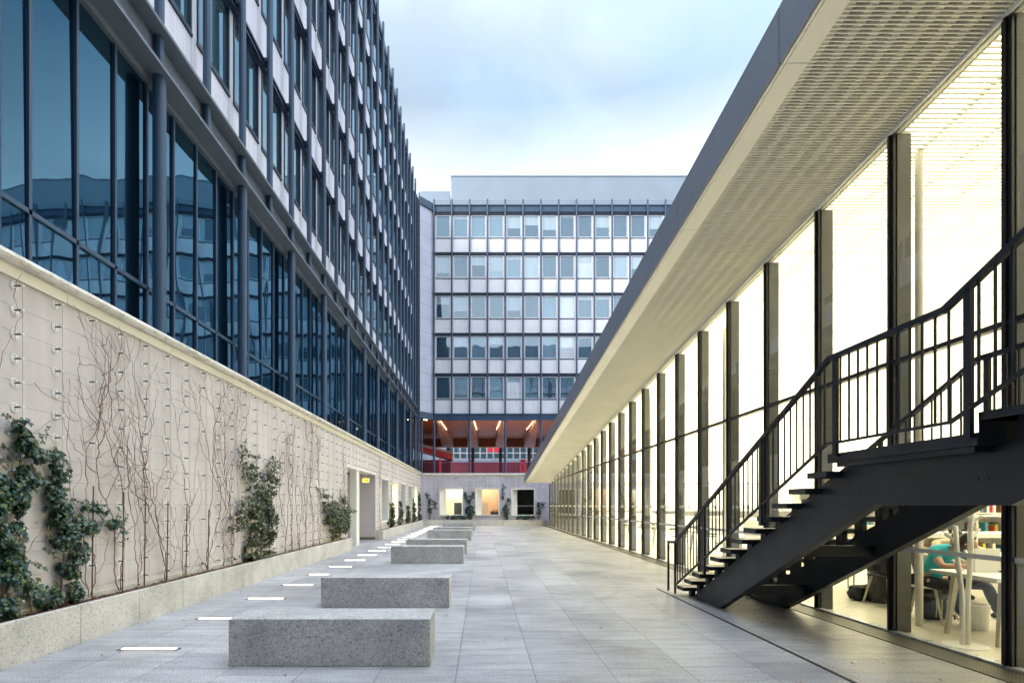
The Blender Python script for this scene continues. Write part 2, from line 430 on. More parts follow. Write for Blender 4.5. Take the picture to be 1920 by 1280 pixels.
# ------------------------------------------------------------------ ground
g = MB(); g.quad([(-400,-400,0),(400,-400,0),(400,400,0),(-400,400,0)])
tag(g.obj('ground', M['pave']), kind='structure')
g = MB(); g.quad([(4.9,-2.9,.012),(29.9,-2.9,.012),(29.9,38.5,.012),(4.9,38.5,.012)])
tag(g.obj('library_floor', M['floor']), kind='structure')
g = MB()
g.box((-14,40.75,3.6),(40,130,3.98)); g.box((-5.9,-8,3.75),(-4.8,40.75,3.98))
tag(g.obj('terrace', M['roof_pale']), kind='structure')
g = MB(); g.box((3.13,-3,-.02),(3.165,9.6,.006))
tag(g.obj('slot_drain', M['slot']), 'thin black slot drain running along the paving under the stair', 'drain')
g = MB(); g.box((4.46,-3,-.02),(4.78,38.9,.008))
tag(g.obj('drain_grille', M['grille']), 'perforated steel drain grille along the foot of the library glazing', 'grille')

# ------------------------------------------------------------------ benches
b0 = None
BL = ['closest', 'second', 'third', 'fourth', 'fifth', 'sixth', 'seventh', 'eighth']
for i, y in enumerate([4.97, 7.81, 13.76, 16.55, 22.8, 25.7, 31.7, 34.5]):
    lab = 'speckled grey granite block bench, ' + ('nearest one of the row, beside the lit strips' if i == 0 else
          ('farthest one of the row, by the end planter' if i == 7 else '%s from the front in the row of eight' % BL[i]))
    if b0 is None:
        b = MB(); b.box((-.94,0,0),(.94,.52,.442)); b0 = b.obj('stone_bench', M['bench'], bev=.006, loc=(-1.43,y,.001)); o = b0
    else:
        o = b0.copy(); COL.objects.link(o); o.location = (-1.43, y, .001)
    tag(o, lab, 'bench', 'granite benches in a row')

# ------------------------------------------------------------------ ground strip lights
l0 = None
for i in range(23):
    y = 5.56 + 1.495*i
    if l0 is None:
        l0 = thing('ground_light', '', 'light', (-3.475,y,0), 0)
        a = MB(); a.box((-.31,-.045,-.02),(.31,.045,.008)); a.obj('lamp_frame', M['frame_dk'], l0)
        a = MB(); a.box((-.275,-.026,.0),(.275,.026,.012)); a.obj('diffuser', M['lamp_strip'], l0)
        o = l0
    else:
        o = copy_tree(l0); o.location = (-3.475, y, 0)
    where = ('nearest to the camera, left of the first bench' if i == 0 else ('last one, by the end planter' if i == 22 else '%s from the front of the line' % ORD[i]))
    tag(o, 'glowing strip light set in the paving, ' + where, 'light', 'strip lights set in the paving')

# ------------------------------------------------------------------ planters
def planter_run(label, x0, x1, y0, y1, along, slabw, th=.06, h=.42, endcap=False, step=.99, joint0=None):
    t = thing('stone_planter', label, 'planter', ((x0+x1)/2, (y0+y1)/2, 0), 0, 'granite slab planters')
    ox, oy = (x0+x1)/2, (y0+y1)/2
    def put(name, mb, m, bev=0):
        mb.v = [(a-ox, b-oy, c) for a, b, c in mb.v]; mb.obj(name, m, t, bev=bev)
    if along == 'y':
        a = joint0 if joint0 is not None else y0
        edges = [y0] + [a+step*k for k in range(-30, 60) if y0+.2 < a+step*k < y1-.2] + [y1]
        for k in range(len(edges)-1):
            mb = MB(); mb.box((x1-th, edges[k]+.003, 0), (x1, edges[k+1]-.003, h)); put('slab', mb, M['planter'], .003)
        if endcap:
            for yy, d in ((y0, 1), (y1, -1)):
                mb = MB(); mb.box((x0, yy, 0), (x1-th-.002, yy+d*th, h)); put('slab', mb, M['planter'], .003)
        mb = MB(); mb.box((x0, y0+th+.003, 0), (x1-th-.003, y1-th-.003, h-.035)); put('soil', mb, M['soil'])
    else:
        edges = [x0] + [x0+step*k for k in range(1, 40) if x0+step*k < x1-.2] + [x1]
        for k in range(len(edges)-1):
            mb = MB(); mb.box((edges[k]+.003, y0, 0), (edges[k+1]-.003, y0+th, h)); put('slab', mb, M['planter'], .003)
        mb = MB(); mb.box((x0, y0+th+.003, 0), (x1, y1, h-.035)); put('soil', mb, M['soil'])
    return t
planter_run('long pale granite planter along the near part of the climber wall', -4.695, -4.37, -4, 17.9, 'y', 1, endcap=True, joint0=5.80)
planter_run('pale granite planter beyond the doorway below the side wall windows', -4.695, -4.37, 23.45, 39.3, 'y', 1, endcap=True, joint0=24.4)
planter_run('low granite planter across the far end wall of the courtyard', -4.36, 4.8, 39.3, 40.43, 'x', 1)

# ------------------------------------------------------------------ courtyard walls with windows
WX = -4.7; WT = .38   # wall face, thickness
WZ0, WZ1 = .70, 2.80
YE = 40.45
lw = thing('side_wall', 'long rendered side wall carrying the wire trellis, with doorway and five windows', 'wall', (WX, 18, 0))
def put(parent, name, mb, m, bev=0, smooth=False):
    ox, oy, oz = parent.location
    mb.v = [(a-ox, b-oy, c-oz) for a, b, c in mb.v]
    return mb.obj(name, m, parent, bev=bev, smooth=smooth)
wins = [(24.6,26.5),(27.5,29.4),(30.4,32.3),(33.4,35.2),(36.3,38.1)]
mb = MB(); x0, x1 = WX-WT, WX
mb.box((x0,-6,0),(x1,10.2,3.765)); mb.box((x0,10.212,0),(x1,18.3,3.765))
mb.box((x0,18.3,2.9),(x1,23.4,3.765)); 
mb.box((x0,23.4,0),(x1,wins[0][0],3.765))
for k, (a, b) in enumerate(wins):
    mb.box((x0,a,0),(x1,b,WZ0)); mb.box((x0,a,WZ1),(x1,b,3.765))
    nxt = wins[k+1][0] if k < 4 else YE+.4
    mb.box((x0,b,0),(x1,nxt,3.765))
put(lw, 'wall', mb, M['wall'])
mb = MB(); mb.box((x0, 10.2, 0), (x1-.01, 10.212, 3.7)); put(lw, 'joint_profile', mb, M['white'])
# cream band and rounded coping in lengths
for k in range(24):
    a, b = -6+2.0*k, -6+2.0*(k+1)
    b = min(b, YE+.02)
    if a > YE: break
    mb = MB(); mb.box((WX-.36, a+.004, 3.768), (WX+.028, b-.004, 3.885)); put(lw, 'band', mb, M['band'])
prof = [(-.44,.0),(.075,.0),(.105,.02),(.118,.05),(.105,.085),(.075,.108),(.03,.12),(-.44,.12)]
for k in range(16):
    a, b = -6+2.95*k, -6+2.95*(k+1)
    b = min(b, YE+.1)
    if a > YE: break
    mb = MB(); mb.prism([(WX+q[0], 3.888+q[1]) for q in prof], 1, a+.003, b-.003); put(lw, 'coping', mb, M['coping'])
mb = MB(); mb.box((WX+.001, -6, .39), (WX+.022, 18.28, .45)); put(lw, 'base_batten', mb, M['planter'])

def box_room(parent, ax, a0, a1, z0, z1, face, depth, lamp, wallm, name='window'):
    """window recess through a wall: splayed white reveal, frame, pane and the room behind"""
    fr = MB()
    P = (lambda s, d, z: (face - d, s, z)) if ax == 'y' else (lambda s, d, z: (s, face + d, z))
    t = .07
    # protruding frame
    for (s0, s1, q0, q1) in ((a0, a0+t, z0, z1), (a1-t, a1, z0, z1), (a0+t, a1-t, z1-t, z1), (a0+t, a1-t, z0, z0+t)):
        fr.box(P(s0, -.045, q0), P(s1, .40, q1))
    win = put(parent, name, fr, M['white'])
    return P, win
def sub(parent, name, mb, m):
    p = parent.parent.location if parent.parent else Vector((0,0,0))
    mb.v = [(a-p[0], b-p[1], c-p[2]) for a, b, c in mb.v]
    return mb.obj(name, m, parent)
for k, (a, b) in enumerate(wins):
    P, win = box_room(lw, 'y', a, b, WZ0, WZ1, WX, 3, None, None)
    g = MB(); g.box(P(a+.075, .36, WZ0+.075), P(b-.075, .37, WZ1-.075)); sub(win, 'pane', g, M['gl_room'])
    r = MB()
    y0, y1 = a-.6, b+.5
    X0, X1 = WX-WT-.02, WX-3.2
    r.box((X1-.1, y0, .3), (X1, y1, 3.2)); r.box((X1, y0-.1, .3), (X0, y0, 3.2)); r.box((X1, y1, .3), (X0, y1+.1, 3.2))
    r.box((X1, y0, 3.2), (X0, y1, 3.3)); r.box((X1, y0, .2), (X0, y1, .3))
    sub(win, 'room', r, M['inwall'])
    if k in (1, 4):
        r = MB(); r.box((X1+.3, y0+.1, 3.13), (X0-.1, y1-.1, 3.17)); sub(win, 'ceiling_lamp', r, M['warm_panel'])

# doorway
fr = MB()
fr.box((WX-.40,18.3,0),(WX+.03,18.38,2.9)); fr.box((WX-.40,18.38,2.83),(WX+.03,23.32,2.9))
dw = put(lw, 'doorway', fr, M['white'])
r = MB(); r.box((WX-.26,19.95,0),(WX-.02,20.42,2.83)); sub(dw, 'post', r, M['white'])
r = MB(); r.box((WX-4.5,23.36,0),(WX-.0,23.396,2.829)); sub(dw, 'return_wall', r, M['grey_wall'])
r = MB(); r.box((WX-4.5,23.34,0),(WX-.0,23.359,.12)); sub(dw, 'skirting', r, M['grille'])
r = MB(); r.box((WX-4.6,18.2,0),(WX-4.5,23.5,2.95)); r.box((WX-4.5,18.2,0),(WX-.385,18.3,2.95)); sub(dw, 'lobby_wall', r, M['inwall'])
r = MB(); r.box((WX-4.5,18.3,2.95),(WX-.385,23.4,3.05)); sub(dw, 'ceiling', r, M['white'])
r = MB(); r.box((WX-4.2,20.3,2.90),(WX-2.6,21.6,2.945)); sub(dw, 'ceiling_lamp', r, M['warm_panel'])
r = MB()
r.box((WX-1.6,18.4,0),(WX-1.57,19.9,2.8)); sub(dw, 'glass_door', r, M['gl_room'])
# exit sign
es = thing('exit_sign', 'small glowing orange emergency exit sign hanging in the side wall doorway', 'exit sign', (-4.95,22.6,2.56))
r = MB(); r.box((-.16,-.03,-.10),(.16,.03,.10)); r.tube([(0,0,.1),(0,0,.27)], .012, 6); r.obj('housing', M['white'], es)
r = MB(); r.box((-.13,-.036,-.075),(.13,-.0305,.075)); r.obj('lit_panel', M['exit'], es)
r = MB(); r.box((-.09,-.041,-.012),(-.02,-.0365,.012)); r.prism([(-.02,-.04),(.03,0),(-.02,.04)], 1, -.041, -.0365); r.box((.06,-.041,-.05),(.10,-.0365,.05))
r.obj('arrow_symbol', M['dark'], es)

# far end wall
ew = thing('end_wall', 'lavender rendered end wall with three white framed square windows', 'wall', (0, YE, 0))
ewins = [(-3.3,-1.48),(-.57,1.28),(2.15,3.98)]
mb = MB(); xs = WX
for a, b in ewins:
    mb.box((xs,YE,0),(a,YE+.38,3.70)); mb.box((a,YE,0),(b,YE+.38,WZ0+.02)); mb.box((a,YE,WZ1-.02),(b,YE+.38,3.70)); xs = b
mb.box((xs,YE,0),(12,YE+.38,3.70)); put(ew, 'wall', mb, M['wall_lav'])
mb = MB(); mb.box((WX+.03,YE-.03,3.703),(12,YE+.36,3.80)); put(ew, 'band', mb, M['band'])
for k in range(6):
    a = WX+.12+2.9*k
    mb = MB(); mb.prism([(YE-q[0], 3.803+q[1]*.9) for q in prof][::-1], 0, a+.003, min(a+2.9, 12)-.003); put(ew, 'coping', mb, M['coping'])
for k, (a, b) in enumerate(ewins):
    P, win = box_room(ew, 'x', a, b, WZ0+.02, WZ1-.02, YE, 3, None, None)
    r = MB(); z0, z1 = WZ0+.09, WZ1-.09   # splayed left reveal
    r.prism([(a+.07, YE+.02), (a+.09, YE+.02), (a+.50, YE+.36), (a+.07, YE+.36)], 2, z0, z1); sub(win, 'splayed_reveal', r, M['white'])
    g = MB(); g.box((a+.5, YE+.35, z0), (b-.07, YE+.36, z1)); sub(win, 'pane', g, M['gl_room'])
    r = MB(); X0, X1 = a-.4, b+.4; Y0, Y1 = YE+.4, YE+3.4
    r.box((X0-.1,Y0,.3),(X0,Y1,3.3)); r.box((X1,Y0,.3),(X1+.1,Y1,3.3)); r.box((X0,Y1,.3),(X1,Y1+.1,3.3)); r.box((X0,Y0,3.3),(X1,Y1,3.4)); r.box((X0,Y0,.2),(X1,Y1,.3))
    sub(win, 'room', r, [M['inwall'], M['orange_wall'], M['fin']][k])
    if k < 2:
        r = MB(); r.box((X0+.3,Y0+.5,3.22),(X1-.3,Y1-.3,3.27)); sub(win, 'ceiling_lamp', r, [M['warm_panel'], M['warm_panel2']][k])
    if k == 0:
        r = MB(); r.box((a+1.05,Y0+1.2,.3),(a+1.65,Y0+1.6,1.72)); sub(win, 'dark_cabinet', r, M['navy'])
        r = MB(); r.box((X0,Y0+2.2,2.2),(X1,Y0+2.35,2.4)); sub(win, 'shelf', r, M['white'])
    if k == 1:
        r = MB(); r.box((a+.5,Y0+1.5,.3),(a+1.0,Y0+1.6,1.75)); sub(win, 'white_door', r, M['white'])
        r = MB(); r.box((a+1.18,Y0+.5,.3),(b-.05,Y0+1.0,1.0)); 
        for q in range(6): r.box((a+1.22+.09*q,Y0+.52,1.0),(a+1.28+.09*q,Y0+.7,1.08+.05*(q % 3)))
        sub(win, 'equipment_desk', r, M['navy'])
    if k == 2:
        r = MB(); r.box((a+.5,YE+.3,1.45),(b-.08,YE+.34,1.48)); sub(win, 'window_rail', r, M['alu'])

# ------------------------------------------------------------------ wire trellis on the walls
tr = thing('wire_trellis', 'wire trellis on round steel anchors fixed across the side wall', 'trellis', (WX, 12, 0))
def disc_mesh():
    mb = MB(); n = 14
    mb.cur = 0
    mb.tube([(0,0,0),(.007,0,0)], .05, n)
    mb.tube([(.074,0,0),(.096,0,0)], .014, 8)
    mb.cur = 1
    mb.tube([(.007,0,0),(.082,0,0)], .0085, 6)
    for dz in (-.03,.03): mb.tube([(.007,0,dz),(.0085,0,dz)], .006, 6)
    return mb
dmb = disc_mesh(); dme = dmb.mesh('wall_anchor', [M['disc'], M['mull']])
cnt = 0; restd = MB()
def blocked(y, z):
    if 18.2 < y < 23.5 and z < 2.95: return True
    for a, b in wins:
        if a-.1 < y < b+.1 and WZ0-.1 < z < WZ1+.1: return True
    return False
for i in range(-1, 69):
    y = 5.35+.507*i
    if y > 40.1: break
    for r_ in range(14):
        z = 3.70-.243*r_
        if i % 5 == 2 and r_ % 3 != (i//5) % 3 and r_ != 0: continue
        if z < .5 or blocked(y, z): continue
        if cnt < 100:
            link('wall_anchor', dme, tr, (.001, y-12, z)); cnt += 1
        else:
            n = len(restd.v); restd.v += [(a+.001, b+y-12, c+z) for a, b, c in dmb.v]
            restd.f += [tuple(q+n for q in f) for f in dmb.f]; restd.m += dmb.m
o = restd.obj('wall_anchor', [M['disc'], M['mull']], tr); o['kind'] = 'stuff'
for i in range(-1, 69):
    y = 5.35+.507*i
    if y > 40.1: break
    z0 = .5
    if blocked(y, 2.0): z0 = 2.95
    mb = MB(); mb.tube([(.085, y-12, z0), (.085, y-12, 3.72)], .0022, 4); mb.obj('vertical_cable', M['cable'], tr)
for r_ in range(14):
    z = 3.70-.243*r_
    mb = MB(); mb.tube([(.085, -9, z), (.085, 6.2 if z < 2.95 else 28.1, z)], .0018, 4)
    if z < .7 : mb.tube([(.085, 11.6, z), (.085, 28.1, z)], .0018, 4)
    mb.obj('horizontal_cable', M['cable'], tr)
te = thing('wire_trellis', 'wire trellis with small anchors on the far end wall', 'trellis', (0, YE, 0))
dm2 = disc_mesh()
rest = MB()
for i in range(18):
    x = -4.4+.53*i
    if x > 4.75: break
    for r_ in range(14):
        z = 3.6-.243*r_
        if any(a-.1 < x < b+.1 and WZ0-.05 < z < WZ1+.05 for a, b in ewins) or (i % 3 == 2 and r_ % 3): continue
        n = len(rest.v); rest.v += [(b+x, -a-.001, c+z) for a, b, c in dm2.v]
        rest.f += [tuple(reversed([q+n for q in f])) for f in dm2.f]; rest.m += dm2.m
o = rest.obj('wall_anchor', [M['disc'], M['mull']], te); o['kind'] = 'stuff'

# ------------------------------------------------------------------ climbers
def leaf(mb, c, nrm, up, s):
    n = Vector(nrm).normalized(); u = Vector(up); u = (u - n*u.dot(n))
    if u.length < 1e-4: u = Vector((0,0,1))
    u.normalize(); v = n.cross(u)
    pts = [(0,-.5,0),(.32,-.38,.05),(.5,.0,.12),(.24,.12,.05),(0,.62,-.1),(-.24,.12,.05),(-.5,.0,.12),(-.32,-.38,.05)]
    mb.quad([Vector(c) + (v*a + u*b + n*d)*s for a, b, d in pts])
def wpos(y, z, d): return (WX + d, y, z)
def epos(x, z, d): return (x, YE - d, z)
def ivy(name, label, blobs, mat, pos, count, size=.07, stems=(), group='ivy plants on the walls', depth=.16, outn=(1,0,0)):
    """blobs: (s, z, rs, rz, weight)"""
    base = pos(blobs[0][0], .38, .06)
    t = thing(name, label, 'climbing plant', base, 0, group)
    L = MB(); W = sum(b[4] for b in blobs)
    for (s, z, rs, rz, wt) in blobs:
        for k in range(int(count*wt/W)):
            for _ in range(8):
                a, b = random.uniform(-1, 1), random.uniform(-1, 1)
                if a*a+b*b > 1: continue
                q = Vector(pos(s+a*rs, z+b*rz, 0))
                # clumping
                nv = mn.noise(q*5.5) + .6*mn.noise(q*13)
                if nv < -.16+.62*(a*a+b*b): continue
                break
            else:
                if random.random() < .75: continue
            dd = .03 + depth*(1-(a*a+b*b))*random.random() + .03*random.random()
            p = Vector(pos(s+a*rs, max(.40, z+b*rz), dd)) - Vector(base)
            nn = Vector(outn)*random.uniform(.35, 1) + Vector((random.uniform(-.7,.7), random.uniform(-.7,.7), random.uniform(-.1,.9)))
            leaf(L, p, nn, (random.uniform(-.7,.7), random.uniform(-.7,.7), -1), size*random.uniform(.55, 1.25))
    St = MB()
    # trailing shoots with leaves set along them
    for k in range(max(3, count//230)):
        bl = random.choice(blobs); an = random.uniform(-1.9, 1.9)
        s_, z_ = bl[0]+random.uniform(-.7,.7)*bl[2], bl[1]+random.uniform(-.5,.8)*bl[3]
        pts = []; d_ = .07+.08*random.random()
        for q in range(random.randint(6, 14)):
            an += random.gauss(0, .22); s_ += math.sin(an)*.04*(size/.055); z_ += math.cos(an)*.035*(size/.055); d_ = max(.03, d_+random.uniform(-.02,.012))
            if z_ < .42 or (pos is wpos and blocked(s_, z_)) or (pos is epos and z_ > .6 and any(a-.12 < s_ < b+.12 for a, b in ewins)): break
            p = Vector(pos(s_, z_, d_))-Vector(base); pts.append(p)
            for _ in range(2):
                leaf(L, p+Vector((random.uniform(-.02,.02), random.uniform(-.025,.025), random.uniform(-.02,.02))), Vector(outn)+Vector((random.uniform(-.6,.6), random.uniform(-.6,.6), random.uniform(-.1,.7))), (random.uniform(-.8,.8), random.uniform(-.8,.8), -1), size*random.uniform(.45,1.0))
        if len(pts) > 2: St.tube(pts, .0035*(size/.055), 4)
    L.obj('foliage', mat, t)
    for path in stems:
        pts = []
        for j in range(len(path)-1):
            for q in range(6):
                f = q/6; s_ = path[j][0]*(1-f)+path[j+1][0]*f; z_ = path[j][1]*(1-f)+path[j+1][1]*f
                pts.append(Vector(pos(s_+random.uniform(-.02,.02), z_+random.uniform(-.015,.015), .05+random.uniform(-.015,.015)))-Vector(base))
        St.tube(pts, [max(.004, .012*(1-i/len(pts))) for i in range(len(pts))], 5)
    if St.v: St.obj('stem', M['bark'], t)
    return t

ivy('ivy', 'big dark green ivy mass climbing the wall at the left edge', [(5.22,1.6,.24,.36,3),(5.15,1.15,.28,.34,3.4),(5.2,.8,.24,.35,3),(5.45,1.75,.22,.12,1),(5.38,2.02,.10,.28,1.3),(5.3,2.3,.06,.12,.3),(5.05,1.5,.25,.45,3),(5.15,.5,.22,.16,1.5),(5.5,1.98,.16,.05,.3),(5.72,.52,.16,.16,.5),(5.5,.6,.18,.14,.4)],
    M['ivy_teal'], wpos, 5000, .05, [[(5.15,.38),(5.2,1.2),(5.4,2.2)],[(5.05,.38),(5.1,1.5)]])
ivy('ivy', 'dark ivy column with drooping side shoot beside the mass at the left edge', [(5.85,1.85,.13,.28,1.2),(5.8,1.5,.22,.26,2.2),(5.9,1.15,.2,.3,2.6),(5.95,.8,.13,.3,1.8),(6.0,.5,.16,.14,.8),(6.35,1.42,.28,.12,.8),(6.7,1.26,.13,.08,.35),(6.2,1.25,.22,.22,.9),(5.7,2.05,.25,.05,.35),(6.1,.95,.15,.2,.5),(6.85,1.1,.07,.1,.15)],
    M['ivy_teal'], wpos, 3600, .046, [[(5.9,.38),(5.9,1.2),(5.85,2.0)],[(5.9,1.2),(6.3,1.5),(6.9,1.05)]])
ivy('ivy', 'bushy olive green ivy clump midway along the side wall', [(10.7,1.05,.42,.62,3),(11.35,1.1,.42,.62,3),(11.0,1.6,.5,.45,2),(11.5,1.95,.22,.4,1),(11.75,2.25,.1,.35,.3),(10.75,2.0,.16,.35,.5),(10.25,2.35,.1,.3,.25),(10.45,2.05,.12,.2,.2),(9.95,1.15,.22,.22,.35),(10.9,.48,1.1,.09,1),(10.2,1.5,.16,.2,.3)],
    M['ivy_olive'], wpos, 4200, .058, [[(11.2,.38),(11.3,1.4),(11.6,2.3)],[(10.8,.38),(10.6,1.5),(10.2,2.6)]], depth=.3)
ivy('ivy', 'dense square ivy clump just before the doorway', [(16.6,1.05,1.0,.62,5),(17.4,.95,.7,.55,3),(15.9,1.3,.5,.4,1.5),(17.6,1.4,.3,.4,.8),(15.4,1.75,.2,.1,.2),(18.3,1.3,.25,.1,.2)],
    M['ivy_olive'], wpos, 3600, .066, [[(16.5,.38),(16.6,1.7)],[(17.4,.38),(17.5,1.6)]], depth=.34)
for s, top, lab in ((27.0,1.9,'first and second'),(29.9,1.8,'second and third'),(32.85,1.7,'third and fourth'),(35.75,1.9,'fourth and fifth')):
    ivy('ivy', 'small ivy between the %s windows of the side wall' % lab, [(s,(top+.4)/2,.22,(top-.3)/2,2),(s,.62,.9,.2,2.5)], M['ivy_olive'], wpos, 420, .13, [[(s,.38),(s,top)]], depth=.22)
ivy('ivy', 'dark narrow ivy climbing the corner where side and end walls meet', [(38.6,1.5,.22,1.1,2),(39.2,.62,.9,.22,1.5)], M['ivy_far'], wpos, 420, .13, [[(38.6,.38),(38.6,2.5)]], depth=.2)
ivy('ivy', 'sparse dark vine on the end wall left of its windows', [(-4.0,1.2,.14,.65,2),(-3.95,1.9,.2,.25,.8),(-4.2,2.3,.2,.2,.3),(-3.6,1.6,.3,.06,.2)], M['ivy_far'], epos, 300, .12, [[(-4.0,.38),(-4.0,1.7),(-4.3,2.6)],[(-4,1.6),(-3.3,1.5)]], outn=(0,-1,0))
ivy('ivy', 'forked dark green ivy between first and second end windows', [(-.95,1.15,.38,.75,4),(-1.1,1.9,.22,.35,1.2),(-1.3,2.25,.1,.3,.5),(-.72,2.2,.1,.4,.6),(-1.9,.6,1.1,.17,1.6)], M['ivy_far'], epos, 1100, .13, [[(-1,.38),(-1,1.6),(-1.3,2.6)],[(-1,1.6),(-.7,2.6)]], outn=(0,-1,0), depth=.22)
ivy('ivy', 'ragged half bare vine between second and third end windows', [(1.75,1.1,.32,.7,3),(1.95,1.75,.2,.25,.8),(1.6,2.2,.12,.25,.4)], M['ivy_far'], epos, 420, .11, [[(1.75,.38),(1.75,1.5),(1.55,2.6)],[(1.75,1.3),(2.1,1.8)]], outn=(0,-1,0))
ivy('ivy', 'low ivy strip under the third end window', [(3.1,.6,.9,.16,1)], M['ivy_far'], epos, 260, .12, [[(3.1,.38),(3.1,.7)]], outn=(0,-1,0))
ivy('ivy', 'thin dark vine on the end wall beside the library corner', [(4.25,1.0,.16,.5,2),(4.2,1.6,.1,.2,.5),(4.55,1.55,.12,.12,.3)], M['ivy_far'], epos, 260, .11, [[(4.25,.38),(4.2,1.7)],[(4.25,1.3),(4.6,1.7)]], outn=(0,-1,0))

def bare_vine(label, s0, top, pos, seed, nb=7, r0=.008, spread=.5):
    rnd = random.Random(seed)
    base = Vector(pos(s0, .38, .08))
    t = MB()
    def walk(s, z, ang, length, r, lvl):
        pts = [Vector(pos(s, z, .07+.02*rnd.random()))-base]; L = 0; kids = []
        while L < length and z < min(top, 3.72) and z > .395 and r > .002:
            st = rnd.uniform(.05, .11)
            ang += rnd.gauss(0, .27); 
            tgt = 0 if lvl < 2 else ang*.9
            ang += (tgt-ang)*.22
            ang = max(-2.3, min(2.3, ang))
            s += math.sin(ang)*st; z += math.cos(ang)*st; L += st
            if pos is wpos and blocked(s, z): break
            pts.append(Vector(pos(s, z, .07+.03*rnd.random()))-base)
            if rnd.random() < (.13 if lvl == 0 else .10 if lvl == 1 else 0): kids.append((s, z, ang+rnd.choice((-1,1))*rnd.uniform(.6,1.9), r))
        n = len(pts)
        if n > 2:
            t.tube(pts, [max(.0019, r*(1-.7*i/n))*(1.5 if rnd.random() < .12 else 1) for i in range(n)], 5)
        for (a, b, c, d) in kids:
            walk(a, b, c, rnd.uniform(.25, 1.3)*(1 if lvl == 0 else .6), d*.68, lvl+1)
    for k in range(2 if nb > 4 else 1):
        walk(s0+rnd.uniform(-.06,.06), .42, rnd.uniform(-.3,.3), 6, r0, 0)
    if not t.v: return
    o = t.obj('bare_vine', M['bark'], smooth=True); o.location = base
    tag(o, label, 'bare vine', 'leafless vines on the side wall')
vy = [(6.28,2.9,'thick bare vine beside the dark ivy, nearest of the leafless vines'),(6.76,3.6,'leafless vine on the second planter slab, next to the ivy shoot'),(7.2,3.75,'leafless vine, third from the ivy at the left edge'),
      (7.72,3.75,'leafless vine, fourth from the ivy at the left edge'),(8.2,3.3,'leafless vine, fifth from the ivy at the left edge'),(8.87,3.7,'leafless vine, sixth from the ivy at the left edge'),(9.46,3.7,'leafless vine, seventh from the left edge ivy, before the white wall joint'),
      (9.85,3.4,'leafless vine just left of the bushy olive ivy'),(12.5,3.6,'leafless vine just beyond the bushy olive ivy'),(12.95,3.2,'second leafless vine beyond the bushy olive ivy'),(13.4,3.75,'third leafless vine beyond the bushy olive ivy'),
      (13.95,3.3,'fourth leafless vine beyond the bushy olive ivy'),(14.5,3.75,'fifth leafless vine beyond the bushy olive ivy'),(15.1,3.5,'last leafless vine before the square ivy clump'),(18.0,3.7,'leafless vine beside the doorway frame'),
      (24.0,3.7,'leafless vine right of the doorway'),(27.05,3.7,'leafless vine above the ivy past the first side window'),(35.8,3.7,'leafless vine near the far end of the side wall')]
for k, (y, top, lab) in enumerate(vy):
    bare_vine(lab, y, top, wpos, 100+k, 7, (.0066 if k % 2 else .0048) if y < 12 else .007)
bare_vine('long leafless runner high on the wall above the left edge ivy', 5.45, 3.75, wpos, 333, 4, .0045)
for k, (x, top, lab) in enumerate([(-3.9,3.5,'leafless vine on the end wall near the left corner'),(-1.9,3.6,'leafless vine on the end wall above the first window'),(1.7,3.65,'leafless vine on the end wall left of the third window')]):
    bare_vine(lab, x, top, epos, 200+k, 3, .009)
for k, y in enumerate([6.25, 6.78, 7.22, 7.74, 8.24, 8.9]):
    mb = MB(); mb.tube([(0,0,0),(.01,.01,1.35-.06*k)], .008, 6)
    o = mb.obj('plant_stake', M['stake'], loc=(WX+.1, y+.03, .38))
    tag(o, 'thin bamboo stake in the planter, %s from the left edge ivy' % ORD[k], 'stake', 'plant stakes')
# leaf litter in planter and on the paving
L = MB(); rnd = random.Random(5)
for k in range(900):
    y = rnd.uniform(4.6, 17.8) if k < 650 else rnd.uniform(23.6, 39)
    leaf(L, (rnd.uniform(WX+.02, -4.44), y, .392+rnd.random()*.02), (rnd.uniform(-.4,.4), rnd.uniform(-.4,.4), 1), (rnd.uniform(-1,1), rnd.uniform(-1,1), 0), rnd.uniform(.03,.055))
tag(L.obj('leaf_litter', M['litter']), 'dry reddish leaves covering the soil in the side planters', 'leaves', kind='stuff')
L = MB()
for k in range(170):
    y = rnd.uniform(4, 14); x = rnd.choice((rnd.uniform(-4.3,-3.6), rnd.uniform(-4.3,4.3), rnd.uniform(3.4,4.5)))
    leaf(L, (x, y, .012), (rnd.uniform(-.3,.3), rnd.uniform(-.3,.3), 1), (rnd.uniform(-1,1), rnd.uniform(-1,1), 0), rnd.uniform(.02,.04))
tag(L.obj('fallen_leaves', M['litter']), 'small dry leaves scattered on the paving', 'leaves', kind='stuff')

